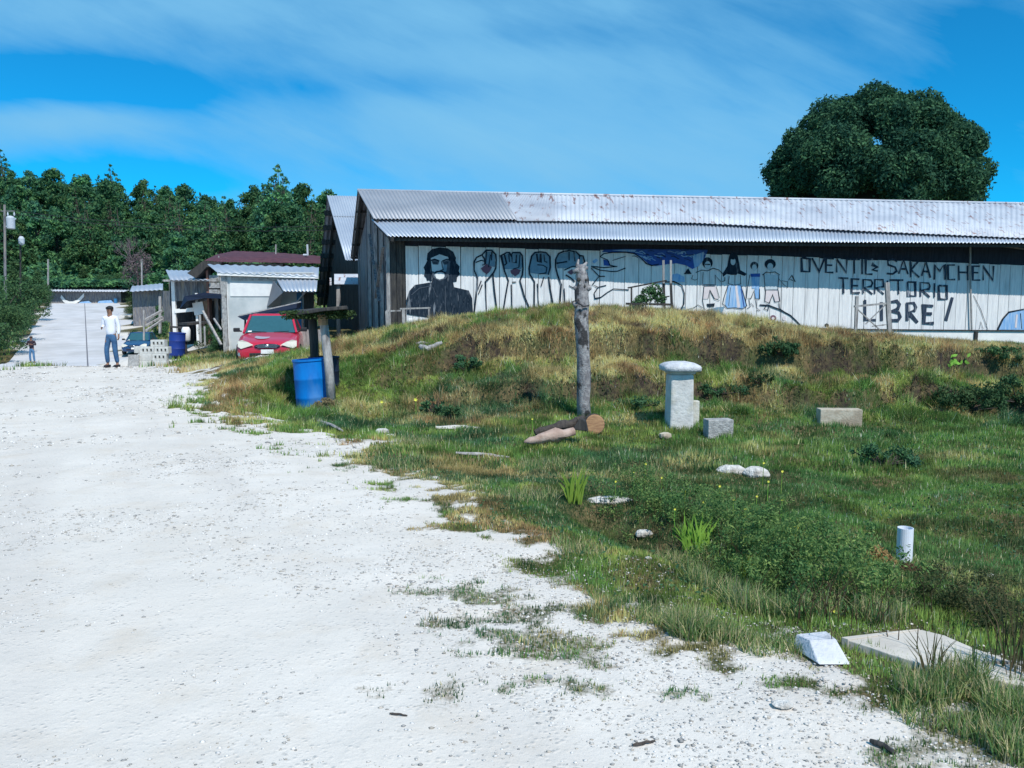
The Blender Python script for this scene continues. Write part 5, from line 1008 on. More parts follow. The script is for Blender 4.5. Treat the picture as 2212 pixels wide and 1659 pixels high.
mb = MB(); ax = Vector((.15, -1, .12)).normalized(); mb.lathe(c_+ax*.061, [(.138, 0), (.12, .006), (.03, .008)], 16, ax=ax); mb.build('sawn_face', M['rawwood'], st_)
mb = MB(); c_ = P(1256, 920, YL+.05); mb.prism([c_+Vector(v) for v in ((-.11, 0, -.05), (.08, 0, -.07), (.05, 0, .06), (-.02, 0, .1))], (.02, .12, 0)); o = mb.build('wood_wedge', M['darkwood'], bevel=.01); props(o, 'dark wood wedge between the logs and the gnarled pole', 'wood wedge')

# ------------------------------------------------------------ pillar, blocks, stones, pipe
q = hit(1475, 930); Yp = q.y-.02; zb = q.z-.03
r = thing('concrete_pillar', 'pale square concrete pillar with wide rounded cap standing in the grass', 'pillar', (P(1475, 927, Yp).x, Yp, zb))
xc = P(1474, 850, Yp).x; hw0, hw1 = .222, .195; tz = P(1474, 803, Yp).z; rot = R(3)
def sqring(cx, cy, hw, z, rz): return [Vector((cx+math.cos(rz+R(45+90*i))*hw*1.414, cy+math.sin(rz+R(45+90*i))*hw*1.414, z)) for i in range(4)]
mb = MB(); mb.hexa(sqring(xc, Yp+.2, .178, zb-.1, rot), sqring(xc, Yp+.2, .166, tz-.045, rot)); mb.build('shaft', M['conc'], r, bevel=.03)
mb = MB(); mb.hexa(sqring(xc, Yp+.2, .168, tz-.044, rot), sqring(xc, Yp+.2, .20, tz, rot)); mb.build('neck', M['conc'], r, bevel=.006)
mb = MB(); 
rings = [(.250, .0), (.268, .012), (.272, .060), (.255, .085), (.20, .115), (.10, .135)]
vs = []; 
for hw, z in rings:
    for i in range(16):
        t_ = 2*math.pi*i/16; cc, ss_ = math.cos(t_), math.sin(t_); sc_ = 1/max(abs(cc), abs(ss_))**.75; X_, Y_ = cc*hw*sc_, ss_*hw*sc_
        vs.append((xc+X_*math.cos(rot)-Y_*math.sin(rot), Yp+.2+X_*math.sin(rot)+Y_*math.cos(rot), tz+z))
L = len(rings); mb.add(vs, [(i*16+k2, i*16+(k2+1) % 16, (i+1)*16+(k2+1) % 16, (i+1)*16+k2) for i in range(L-1) for k2 in range(16)]+[tuple(reversed(range(16))), tuple(range((L-1)*16, L*16))]); mb.build('cap', M['concgrey2'] if 'concgrey2' in M else mat('light cap concrete', (.62, .63, .66), (.46, .47, .50), scale=12, bump=.6), r, smooth=True)
q0 = P(1503, 892, Yp+.30); mb = MB(); mb.box((q0.x, Yp+.35, (zb+P(1505, 866, Yp+.3).z)/2), (.10, .12, P(1505, 866, Yp+.3).z-zb), rz=rot); mb.build('side_slab', M['conc'], r, bevel=.01)
def stone(name, label, cat, dx, dy, w_, d_, h_, rz, mt, rx=0, ry=0, bev=.01, sink=.02, lift=0):
    q = hit(dx, dy); mb = MB(); mb.box((0, 0, h_/2-sink), (w_, d_, h_), rx=rx, ry=ry); o = mb.build(name, mt, bevel=bev, origin=(0, 0, 0)); o.location = (q.x, q.y+d_/2, q.z+lift); o.rotation_euler = (0, 0, rz); return props(o, label, cat)
stone('grey_block', 'small speckled grey concrete block just right of the pillar', 'concrete block', 1555, 946, .36, .20, .26, R(8), M['concgrey'])
stone('beige_block', 'beige stained concrete block half sunk at the foot of the bank', 'concrete block', 1818, 922, .62, .22, .27, R(-4), M['concbeige'], bev=.012)
def rock(name, label, cat, q, sx2, sy2, sz2, mt, seed=1, rz=0, sub=1):
    rr = random.Random(seed); mb = MB(); n = 10; rings = [(.55, -.9), (.95, -.5), (1.05, 0), (.9, .55), (.5, .9)]; vs = []
    for a, z in rings:
        for i in range(n): t_ = 2*math.pi*i/n; j = 1+.28*(rr.random()-.5); vs.append((a*math.cos(t_)*sx2*j, a*math.sin(t_)*sy2*j, (z+.15*(rr.random()-.5))*sz2))
    L = len(rings); mb.add(vs, [(i*n+k2, i*n+(k2+1) % n, (i+1)*n+(k2+1) % n, (i+1)*n+k2) for i in range(L-1) for k2 in range(n)]+[tuple(reversed(range(n))), tuple(range((L-1)*n, L*n))])
    o = mb.build(name, mt, origin=(0, 0, 0), bevel=min(sx2, sy2, sz2)*.12); o.location = q; o.rotation_euler = (0, 0, rz); return props(o, label, cat)
q = hit(1600, 1022); rock('white_stone', 'long white limestone lying in the grass below the grey block', 'stone', q+Vector((-.10, 0, .02)), .15, .09, .07, M['whitestone'], 3, R(-18))
rock('white_stone', 'right half of the pair of long white limestones in the grass', 'stone', q+Vector((.12, -.12, .02)), .13, .10, .075, M['whitestone'], 5, R(-28))
q = hit(1445, 948); rock('rubble_piece', 'small pinkish rubble piece at the left foot of the pillar', 'stone', q+Vector((-.05, 0, .04)), .09, .07, .05, M['concbeige'], 9)
q = hit(1953, 1208, 3, 9); r = thing('white_pipe', 'short white plastic pipe standing upright in the grass', 'pipe', q)
top = P(1953, 1140, q.y).z; rr_ = 16.5/FPX*q.y
mb = MB(); mb.lathe((q.x, q.y, q.z-.05), [(rr_, 0), (rr_, top-q.z+.05), (rr_*.9, top-q.z+.05), (rr_*.9, .02)], 24, cap=True); mb.build('tube', M['pvc'], r, smooth=False)
mb = MB()
for zz_ in (.11, .125): mb.box((q.x-.006+zz_*.1, q.y-rr_-.001, q.z+zz_), (.018, .003, .004))
mb.build('faint_print', M['concgrey'], r)
# dry tuft by the pipe
pile('dry_tuft', 'round tuft of tan dry grass left of the white pipe', 'grass tuft', hit(1895, 1215, 3, 9), .13, .12, 1500, leafmat('tan tuft', (.38, .24, .12), (.28, .17, .08)), .022)
pile('dead_grass', 'brown dead grass clump at the base of the white pipe', 'grass tuft', hit(1965, 1240, 3, 9), .14, .07, 900, leafmat('brown tuft', (.20, .11, .06), (.12, .08, .05)), .022)
# white roadside block on its edge
q = hit(1790, 1440, 2, 6); Yb = q.y
r = thing('wedge_block', 'pale wedge-shaped concrete block tilted at the edge of the gravel', 'concrete block', q)
F0 = [P(1769, 1436, Yb), P(1838, 1436, Yb+.02), P(1806, 1380, Yb+.16), P(1748, 1383, Yb+.14)]
bk_ = [Vector((v.x-.015, v.y+.13, q.z-.02)) for v in (F0[0], F0[1])]
bb = [P(1742, 1418, Yb+.10), Vector((F0[1].x+.0, Yb+.26, q.z-.02)), Vector((F0[2].x+.01, Yb+.30, F0[2].z-.02)), P(1743, 1386, Yb+.16)]
mb = MB(); mb.add([F0[0], F0[1], F0[2], F0[3], Vector((F0[0].x-.04, Yb+.26, q.z-.02)), bb[1], bb[2], Vector((F0[3].x-.01, Yb+.28, F0[3].z-.03))], [(0, 1, 2, 3), (7, 6, 5, 4), (4, 5, 1, 0), (1, 5, 6, 2), (2, 6, 7, 3), (3, 7, 4, 0)]); mb.build('block', M['conc2'] if 'conc2' in M else mat('light weathered block', (.66, .67, .71), (.55, .56, .60), scale=14, bump=.5, c3=(.40, .41, .44), spots=(.6, .75)), r, bevel=.006)
# culvert slab
r = thing('culvert_slab', 'broken pale concrete culvert slab crossing the weedy ditch at lower right', 'slab', Pz(2020, 1420))
def slabpoly(nm, pts, z, th, mt): mb = MB(); mb.prism([Pz(a, b, z) for a, b in pts], (0, 0, -th)); return mb.build(nm, mt, r, bevel=.004)
slabpoly('slab', [(1832, 1383), (1990, 1360), (2040, 1372), (2100, 1398), (2100, 1455), (2000, 1436), (1920, 1412), (1880, 1398)], .022, .09, M['slab'])
slabpoly('rear_strip', [(1818, 1376), (1905, 1366), (1985, 1358), (1987, 1358.5), (1832, 1381)], .028, .09, M['slab'])
slabpoly('slab_edge', [(2102, 1400), (2160, 1418), (2215, 1442), (2270, 1460), (2300, 1500), (2102, 1458)], .018, .09, M['slab'])
mb = MB(); a, b = Pz(2045, 1428, .024), Pz(2290, 1432, .024); mb.stick(a, b, .012, .008); mb.build('joint_bar', M['concgrey'], r)
# earth lip under and behind
# flat and small things
q = hit(1690, 1528, 2, 6); rock('flat_stone', 'flat round white stone on the gravel at lower right', 'stone', q+Vector((0, 0, .012)), .042, .03, .012, M['whitestone'], 12)
q = hit(1318, 1092, 3, 10); rock('ditch_stone', 'white stone slab edge showing among weeds near the sword-leaf tuft', 'stone', q+Vector((0, .1, .02)), .20, .09, .035, M['whitestone'], 14, R(4))
q = hit(1500, 1088, 3, 10); 
def twig(name, label, a, b, Ya, rad, mt, cat='stick', mid=None):
    p0 = hit(*a, 2, 25); p1 = hit(*b, 2, 25); md_ = (p0+p1)/2+Vector((0, 0, rad*1.2)); log(name, label, cat, [p0+Vector((0, 0, rad)), md_+Vector((rad, 0, 0)), p1+Vector((0, 0, rad))], [rad*.7, rad, rad*.6], mt, 7, .3)
twig('dark_stick', 'short charred black stick on gravel near the bottom right', (1880, 1608), (1932, 1636), 0, .012, M['darkwood'])
twig('brown_twig', 'thin brown twig on gravel near the bottom centre', (1368, 1614), (1415, 1606), 0, .007, M['bark'])
twig('tiny_twig', 'tiny brown twig alone on the bare gravel', (842, 1546), (880, 1549), 0, .005, M['bark'])
twig('grey_branch', 'grey branch lying at the gravel edge in front of the dry heap', (686, 915), (740, 935), 0, .03, M['greywood'])
twig('thin_pole', 'thin grey pole lying in the grass below the white plank', (985, 983), (1100, 992), 0, .022, M['greywood'])
twig('pale_plank', 'whitish weathered plank lying flat in the grass below the bank', (942, 931), (1037, 930), 0, .035, M['whitestone'], 'plank')
q = hit(930, 752, 10, 25); log('bank_log', 'grey split branch lying on the face of the bank', 'log', [P(908, 748, q.y-.1), P(925, 756, q.y-.25), P(935, 750, q.y-.15), P(955, 740, q.y-.1)], [.05, .07, .06, .03], M['greywood'], seed=6)
log('bank_log', 'short pale branch piece left end of the bank log pair', 'log', [P(898, 742, q.y+.15), P(910, 741, q.y+.12), P(930, 743, q.y+.05)], [.03, .045, .03], M['greywood'], seed=7)
for i, (dx, dy, sz, lb) in enumerate(((1183, 1466, .022, 'dark grey pebble lying on the gravel left of the turf patches'), (775, 722, .12, 'white rock at the top of the bank beside the barn corner'), (826, 938, .10, 'white rock where the gravel spit meets the grass'), (843, 945, .06, 'small white rock at the tip of the gravel spit'), (2140, 1248, .03, 'small white litter scrap in the grass near the right edge'), (1020, 968, .03, 'small white litter scrap in the grass above the thin pole'), (1400, 1208, .022, 'small white stone at the grass edge, centre'), (1205, 1580, .0, ''), (1390, 1160, .07, 'pinkish stone slab in the turf left of the sword-leaf plant'))):
    if sz: q = hit(dx, dy, 2, 25); rock('rock' if 'litter' not in lb else 'litter_scrap', lb, 'rock' if 'litter' not in lb else 'litter', q+Vector((0, 0, sz*.3)), sz, sz*.7, sz*.5, M['whitestone'] if i != 0 else M['concgrey'], 20+i)

# ------------------------------------------------------------ timber by the barn
def frame(name, label, cat, sticks, mt, loc):
    r = thing(name, label, cat, loc)
    for nm, a, b, w_ in sticks: mb = MB(); mb.stick(a, b, w_, w_*.8); mb.build(nm, mt, r)
    return r
Y = 20.6; frame('pole_bench', 'low rough pole rack in front of the portrait mural', 'rack', [('top_rail', P(864, 667, Y), P(930, 665, Y), .05), ('leg', P(927, 665, Y), P(928, 712, Y), .05), ('leg', P(872, 667, Y), P(873, 715, Y), .08), ('leg', P(836, 672, Y), P(838, 712, Y), .08), ('cross_rail', P(834, 672, Y), P(866, 671, Y), .05), ('low_rail', P(880, 706, Y), P(926, 703, Y), .05)], M['greywood'], P(890, 712, Y))
mb = MB(); a, b = P(882, 688, 20.7), P(892, 708, 20.7); mb.box(((a.x+b.x)/2, 20.7, (a.z+b.z)/2), (b.x-a.x, .12, a.z-b.z)); o = mb.build('white_can', M['whiteplaster'], bevel=.02); props(o, 'small white container under the pole rack by the portrait', 'container')
frame('thin_stake', 'thin stake standing before the portrait mural', 'stake', [('shaft', P(964, 680, Y), P(964, 712, Y), .05)], M['greywood'], P(964, 712, Y))
Y = 20.3
frame('trestle', 'dark log trestle holding a leafy plant before the blue bird mural', 'trestle', [('top_rail', P(1352, 656, Y), P(1452, 658, Y), .07), ('leg', P(1362, 656, Y), P(1362, 672, Y), .06), ('leg', P(1449, 612, Y), P(1452, 680, Y), .06), ('leg', P(1434, 612, Y+.4), P(1436, 672, Y+.4), .05), ('high_rail', P(1356, 622, Y+.3), P(1440, 606, Y+.3), .05), ('leg', P(1364, 622, Y+.3), P(1364, 664, Y+.3), .04), ('back_rail', P(1370, 652, Y+.3), P(1446, 640, Y+.3), .04), ('brace', P(1362, 668, Y), P(1382, 657, Y), .04)], M['darkwood'], P(1400, 680, Y))
frame('white_stake', 'pair of whitish stakes rising behind the leafy trestle', 'stake', [('stake', P(1433, 562, 20.9), P(1434, 670, 20.9), .055), ('stake', P(1449, 562, 20.95), P(1449, 614, 20.95), .05)], M['greywood'], P(1440, 670, 20.9))
Y = 20.2
frame('rail_stand', 'rickety rail frame of two uprights and crossed sticks before the word LIBRE', 'frame', [('upright', P(1851, 640, Y), P(1848, 722, Y), .07), ('upright', P(1916, 610, Y), P(1922, 726, Y), .10), ('top_rail', P(1845, 662, Y), P(1920, 655, Y), .06), ('brace', P(1848, 664, Y), P(1900, 712, Y), .035), ('brace', P(1915, 656, Y), P(1870, 700, Y), .03), ('low_rail', P(1884, 705, Y), P(1925, 700, Y), .035)], M['greywood'], P(1885, 722, Y))
Y = 30; frame('log_rail', 'slanting pale log rails beside the plank shed', 'rail', [('rail', P(312, 692, 32), P(350, 671, Y+3), .10), ('rail', P(314, 704, 32), P(350, 684, Y+3), .09), ('rail', P(316, 714, 31), P(352, 690, Y+3), .08), ('post', P(311, 670, 32), P(311, 735, 32), .06), ('post', P(346, 640, 34), P(346, 720, 34), .10)], M['greywood'], P(330, 720, 32))
frame('leaning_pole', 'pale poles leaning in the garden left of the white house', 'pole', [('pole', P(438, 672, 27), P(478, 745, 26), .07), ('pole', P(462, 688, 26.5), P(478, 712, 26.2), .05), ('pole', P(432, 680, 27), P(434, 740, 27), .06)], M['greywood'], P(450, 745, 26.5))
frame('garden_stakes', 'short pale stakes at the foot of the white house corner', 'stake', [('stake', P(488, 712, 26), P(492, 748, 26), .08), ('stake', P(442, 705, 26.5), P(443, 745, 26.5), .05)], M['greywood'], P(490, 748, 26))
mb = MB(); mb.stick(P(395, 700, 29), P(440, 696, 29.5), .9, .08); o = mb.build('work_table', M['darkwood']); props(o, 'dark plank table before the plank shed', 'table')
q = P(382, 768, 27.0); drum('blue_barrel', 'dark blue barrel standing beside the white block stack', (q.x, 27, P(382, 768, 27).z), .26, .78, flat('deep blue plastic', (.01, .035, .22), .5), (0, R(4)), 'barrels')
mb = MB(); q = P(402, 722, 27.5); mb.lathe(q-Vector((0, 0, .25)), [(.10, 0), (.14, .05), (.15, .4), (.10, .5)], 12); o = mb.build('white_jug', M['whiteplaster'], smooth=True); props(o, 'white plastic jug among plants before the plank shed', 'jug')
frame('planter_frame', 'dark pole frame with table beside the blue barrel', 'frame', [('rail', P(368, 706, 27.5), P(402, 708, 27.5), .08), ('leg', P(400, 708, 27.5), P(402, 765, 27.5), .07), ('leg', P(370, 706, 27.5), P(369, 745, 27.5), .06), ('brace', P(388, 722, 27.3), P(404, 760, 27.3), .05)], M['darkwood'], P(385, 765, 27.5))
# black tarp over the car's nose shed
r = thing('tarp_canopy', 'low black tarp canopy stretched on poles behind the red car', 'canopy', P(570, 700, 24.9))
mb = MB(); mb.prism([P(513, 684, 25.2), P(528, 678, 25.2), P(642, 655, 25.4), P(640, 668, 25.2), P(600, 676, 25.0), P(545, 686, 25.0), P(528, 692, 25.0)], (0, .5, .02)); mb.build('tarp', M['navydrum'], r)
mb = MB(); mb.stick(P(516, 682, 25.0), P(650, 652, 25.1), .035); mb.build('ridge_pole', M['concgrey'], r)
mb = MB(); mb.stick(P(530, 686, 25.1), P(528, 760, 25.1), .05); mb.build('pole', M['darkwood'], r)
mb = MB(); mb.stick(P(653, 672, 25.1), P(655, 745, 25.1), .05); mb.build('pole', M['darkwood'], r)
r = thing('plank_fence', 'short pale plank fence between the red car and the dark drum post', 'fence', P(675, 750, 23.5))
boards('planks', P(650, 750, 23.8).xy.to_3d(), P(712, 750, 23.8).xy.to_3d(), lambda s: P(680, 712, 23.8).z, lambda s: .0, M['greywood'], r, wmin=.12, wmax=.2, seed=61)

# ------------------------------------------------------------ power line
r = thing('utility_pole', 'timber power pole with pale transformer can among the trees at left', 'utility pole', (P(22, 600, 66).x, 66, G(P(22, 600, 66).x, 66)))
mb = MB(); mb.tube([P(12, 720, 66), P(10, 442, 66)], [.12, .09], 10); mb.build('pole', M['weathered'], r)
mb = MB(); mb.stick(P(2, 456, 66), P(32, 456, 66), .08); mb.build('cross_arm', M['weathered'], r)
mb = MB(); mb.lathe(P(24, 495, 65.6), [(.2, 0), (.30, .05), (.32, .9), (.24, 1.02), (.05, 1.08)], 16); mb.stick(P(14, 490, 65.7), P(34, 472, 65.7), .1); mb.build('transformer', M['dish'], r, smooth=False)
for a in (17, 31): mb = MB(); mb.lathe(P(a, 466, 65.6), [(.05, 0), (.07, .1), (.03, .3)], 8); mb.build('bushing', M['dish'], r)
r2_ = thing('street_lamp', 'small pale lamp head on a thin pole right of the transformer', 'lamp', (P(47, 600, 68).x, 68, 2))
mb = MB(); mb.stick(P(44, 640, 68), P(44, 505, 68), .10); mb.build('pole', M['darkwood'], r2_)
mb = MB(); mb.lathe(P(47, 530, 67.8), [(.08, 0), (.22, .15), (.24, .55), (.12, .75)], 12); mb.build('lamp_head', M['dish'], r2_)
for i, (y0, y1, y2) in enumerate(((455, 488, 480), (462, 497, 493))):
    pts = []
    A_ = P(30, y0, 66); B_ = P(760, y1-2, 60)
    for j in range(25): t_ = j/24; p0 = A_.lerp(B_, t_); p0.z -= 1.1*4*t_*(1-t_)*.55; pts.append(p0)
    mb = MB(); mb.tube(pts, .022, 5); o = mb.build('power_cable', M['cable'], smooth=True); props(o, ('upper' if i == 0 else 'lower')+' power cable sagging across the wooded hill', 'cable', 'power cables')
r = thing('distant_pole', 'thin pale service pole among scrub right of the road head', 'pole', (P(307, 640, 80).x, 80, 2)); mb = MB(); mb.stick(P(307, 650, 80), P(306, 560, 80), .12); mb.build('shaft', M['greywood'], r)
r = thing('road_post', 'thin grey post standing at the left end of the road-head store', 'post', (P(104, 655, 100).x, 100, 2)); mb = MB(); mb.stick(P(104, 660, 100), P(104, 560, 100), .14); mb.build('shaft', M['greywood'], r)
# ------------------------------------------------------------ trees
def limbs(mb, base, tips, r0_, seed=1):
    rr = random.Random(seed); base = Vector(base)
    for t_ in tips:
        t_ = Vector(t_); m1 = base.lerp(t_, .35)+Vector((rr.uniform(-.1, .1), rr.uniform(-.1, .1), .1))*(t_-base).length; mb.tube([base, m1, t_], [r0_, r0_*.6, r0_*.15], 7)
# the big round tree behind the painted barn
Yt = 46.0; cx = P(1895, 400, Yt).x; zc = P(1895, 385, Yt).z; zg = G(cx, Yt)
big = thing('broad_round_tree', 'huge dark green dome-shaped tree rising behind the right of the barn roof', 'tree', (cx, Yt, zg))
cs = []; rs = []
sil = [(1665, 385), (1668, 330), (1690, 285), (1735, 255), (1770, 222), (1820, 205), (1870, 195), (1920, 198), (1965, 205), (2010, 240), (2050, 262), (2075, 300), (2100, 345), (2125, 390), (2120, 430), (1670, 430), (1850, 210), (1945, 212)]
for dx, dy in sil:
    q = P(dx, dy, Yt); v = Vector((q.x-cx, 0, q.z-zc)); q2 = Vector((cx, Yt, zc))+v*.86; cs.append(tuple(q2)); rs.append(rnd.uniform(.7, 1.0))
cx -= .28; rx_, rz_ = 5.45, 4.6
for i in range(130):
    a = -math.pi/2+rnd.gauss(0, 1.2); u = rnd.uniform(-.4, .99); s_ = math.sqrt(max(0, 1-u*u)); k_ = rnd.uniform(.70, .96)
    cs.append((cx+rx_*s_*math.cos(a)*k_, Yt+5.8*s_*math.sin(a)*k_, zc-.1+rz_*u*k_)); rs.append(rnd.uniform(.55, 1.2))
V, F = leaves(210000, shellfn(cs, rs, .85, .28), .105, aspect=.42); np_mesh('crown', V, F, M['leaf_big'], parent=big)
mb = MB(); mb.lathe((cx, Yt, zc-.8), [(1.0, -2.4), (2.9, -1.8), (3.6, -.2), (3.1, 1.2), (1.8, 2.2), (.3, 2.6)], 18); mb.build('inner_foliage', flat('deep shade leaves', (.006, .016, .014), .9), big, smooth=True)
mb = MB(); mb.tube([(cx, Yt, zg-.3), (cx+.1, Yt, zg+2.5), (cx, Yt, zc-3)], [.65, .5, .45], 12); limbs(mb, (cx, Yt, zc-4), [(cx+rx_*.6*math.cos(a), Yt+4*math.sin(a), zc+1) for a in np.linspace(0, 6.28, 9)], .3); mb.build('trunk', M['bark'], big, smooth=True)

def tree_proto(name, kind, h_, n, size, mt, seed):
    global rng
    rr = random.Random(seed); r = thing(name, '', 'tree', (0, 0, 0)); cs = []; rs = []
    if kind == 'cone':
        L_ = 18
        for i in range(L_):
            z = h_*(.22+.74*i/(L_-1)); R_ = h_*.27*(1-(i/(L_-1)))**.8+.34; m_ = max(4, int(R_*5.0))
            for j in range(m_): a = rr.random()*6.28; cs.append((math.cos(a)*R_*.72, math.sin(a)*R_*.72, z+rr.uniform(-.3, .3))); rs.append(max(.25, R_*.36*rr.uniform(.7, 1.3)))
        sq = .55
    elif kind == 'oval':
        for i in range(32):
            z = rr.random(); R_ = math.sin(math.pi*(z*.84+.12))**.8*h_*.20*(1.25-.5*z); a = rr.random()*6.28; k_ = rr.random()**.4; cs.append((math.cos(a)*R_*k_, math.sin(a)*R_*k_, h_*(.24+.70*z))); rs.append(h_*rr.uniform(.055, .10))
        sq = .9
    else:
        for i in range(16): a = rr.random()*6.28; k_ = rr.random()**.5; cs.append((math.cos(a)*h_*.42*k_, math.sin(a)*h_*.42*k_, h_*rr.uniform(.3, .85))); rs.append(h_*rr.uniform(.13, .22))
        sq = .85
    V, F = leaves(n, shellfn(cs, rs, sq, .7), size, aspect=.5); np_mesh('crown', V, F, mt, parent=r)
    mb = MB(); mb.tube([(0, 0, -.6), (.05, 0, h_*.4), (0, .05, h_*.80)], [h_*.016+.03, h_*.011+.02, .02], 6); limbs(mb, (0, 0, h_*.35), [cs[i] for i in range(0, len(cs), 4)], h_*.008+.02, seed); mb.build('trunk', M['bark'], r, smooth=True)
    return r
protos = [tree_proto('hill_tree', 'oval', 12, 3800, .27, M['leaf_pine'], 1), tree_proto('hill_tree', 'oval', 12, 3800, .25, M['leaf_pine'], 2), tree_proto('hill_tree', 'oval', 12, 3600, .28, M['leaf_pine'], 3), tree_proto('pine_tree', 'cone', 13, 4400, .24, M['leaf_pine'], 4), tree_proto('pine_tree', 'cone', 13, 4400, .24, M['leaf_pine'], 5)]
protos_c = tree_proto('conifer_tree', 'cone', 14, 11000, .20, M['leaf_pine'], 77)
used = set()
def put(k, x, y, s, label, group=None, rz=None, sz=None, z=None):
    o = protos[k] if k != 'c' else protos_c; z = G(x, y)-.3 if z is None else z; sc_ = (s, s, s*(sz or 1)); rz = rnd.random()*6.28 if rz is None else rz
    if k in used: o = clone(o, (x, y, z), rz, sc_, label, group)
    else: o.location = (x, y, z); o.rotation_euler = (0, 0, rz); o.scale = sc_; o['label'] = label; used.add(k)
    if group: o['group'] = group
    elif 'group' in o: del o['group']
    return o
# skyline: photograph x -> tree tops
skx = [0, 60, 110, 175, 240, 300, 360, 420, 480, 540, 600, 650, 700, 740, 800, 2300]; sky_y = [322, 368, 362, 374, 352, 392, 382, 396, 424, 402, 350, 392, 408, 424, 470, 560]
named = [(2, 318, 3, 'tall dark pine whose top stands highest at the left edge of the wooded skyline'), (112, 362, 1, 'round-topped tree left of the pointed pine on the skyline'), (240, 350, 3, 'pointed pine standing proud of the skyline above the road'), (310, 386, 0, 'skyline tree right of the pointed pine above the road'), (398, 396, 1, 'broad skyline tree halfway between the pointed pine and the tall conifer'), (448, 418, 2, 'skyline tree at the dip left of the tall conifer'), (545, 398, 0, 'tree rising at the left shoulder of the tall conifer'), (600, 346, 'c', 'tall layered conifer rising above the maroon roof'), (652, 394, 1, 'tree at the right shoulder of the tall conifer'), (706, 406, 2, 'dark tree beside the left roof edge of the rear barn'), (177, 372, 2, 'lower rounded skyline tree between the first two pines'), (58, 366, 0, 'skyline tree right of the tall pine at the left edge')]
for dx, dy, k, lb in named:
    Y = 150 if k != 'c' else 138; kk = 3 if k == 'c' else k; q = P(dx, dy, Y); zg = G(q.x, Y); s_ = (q.z-zg+.3)/(14.0 if k == 'c' else 13.2 if kk > 2 else 12.0); w_ = min(max(s_, .8), 1.25) if k != 'c' else 1.35
    o = put(k, q.x, Y, w_, lb, sz=s_/w_, rz=rnd.random()*6.28)
cnt = 0
for Y in (122, 129, 137, 146, 156, 167):
    x = -.80*Y
    while x < -.14*Y:
        X = x+rnd.uniform(-1.2, 1.2); Yj = Y+rnd.uniform(-3, 3); dx = W0/2+X/Yj*FPX; zg = G(X, Yj)
        lim = P(dx, float(np.interp(dx, skx, sky_y))+rnd.uniform(10, 26), Yj).z-zg
        hh = min(rnd.uniform(9.5, 13.5), lim)
        if Y < 128 and 120 < dx < 290: hh = min(hh, 9)
        if hh > 4 and not (Y < 125 and rnd.random() < .1):
            k = rnd.choice((0, 1, 2, 3, 4)); o = put(k, X, Yj, min(1.25, max(.62, hh/12)), 'green tree packed in the dense wood covering the hill behind the road', 'trees of the hillside wood', sz=1.0); cnt += 1
        x += rnd.uniform(4.2, 6.4)
# understorey of the wood: one uncountable mass
pts = []
n = 90000; Yu = 114+50*rng.random(n)**1.4; Xu = Yu*(-.80+.70*rng.random(n)); Zu = GZ(Xu, Yu)+5.2*rng.random(n)*(.4+.6*fbm(Xu*.2, Yu*.2, 3)); Zu = np.where((Yu < 121) & (Xu/Yu > -.585) & (Xu/Yu < -.47), GZ(Xu, Yu)+.6*rng.random(n)+2.4, Zu)
V, F = leaves(n, lambda m_: (np.c_[Xu, Yu, Zu], np.tile([0, -.3, 1.0], (m_, 1))), .38)
o = np_mesh('undergrowth', V, F, M['leaf_pine']); props(o, kind='stuff')

# trees along the left of the road, in shade
b_proto = [tree_proto('roadside_tree', 'round', 7, 5200, .13, M['leaf_bush'], 11), tree_proto('roadside_tree', 'oval', 8, 5600, .13, M['leaf_bush'], 12)]
protos += b_proto; U = 5
left = [(-62, 560, 54, 1, .98, 'tall dark leafy tree at the left picture edge beside the road'), (-6, 600, 60, 0, .80, 'dense dark bushy tree above the distant person'), (34, 560, 72, 1, .82, 'leafy tree below the small lamp head at left'), (52, 600, 80, 0, .62, 'rounded roadside tree left of the road near its head'), (80, 575, 96, 1, .66, 'slim roadside tree close to the white-roofed store'), (-95, 600, 47, 0, .85, 'dark tree cut by the left picture edge nearest the yard'), (-18, 660, 52, 0, .55, 'low dark bush under the trees at the left picture edge'), (34, 655, 66, 0, .45, 'low bush hugging the left verge of the road'), (84, 640, 96, 0, .38, 'small bush at the far left verge below the store')]
for dx, dy, Y, k, s_, lb in left:
    X = P(dx, dy, Y).x; o = put(U+k, X, Y, s_, lb)
# scrub right of the road
sc_ = [(315, 610, 82, 0, .55, 'grey-green scrub tree beside the grey hut'), (238, 588, 118, 0, .62, 'bushy tree directly behind the white-roofed store'), (180, 590, 119, 1, .60, 'tree behind the left part of the white-roofed store'), (340, 606, 60, 1, .36, 'leafy shrub just left of the plank shed'), (285, 655, 84, 0, .22, 'small shrub on the right verge at the road head'), (298, 670, 62, 0, .20, 'green shrub on the right verge below the grey hut'), (455, 690, 28.5, 0, .17, 'leafy garden bush in front of the white house corner'), (478, 712, 27.8, 0, .14, 'low garden plant beside the leaning poles')]
for dx, dy, Y, k, s_, lb in sc_:
    X = P(dx, dy, Y).x; o = put(U+k, X, Y, s_, lb)
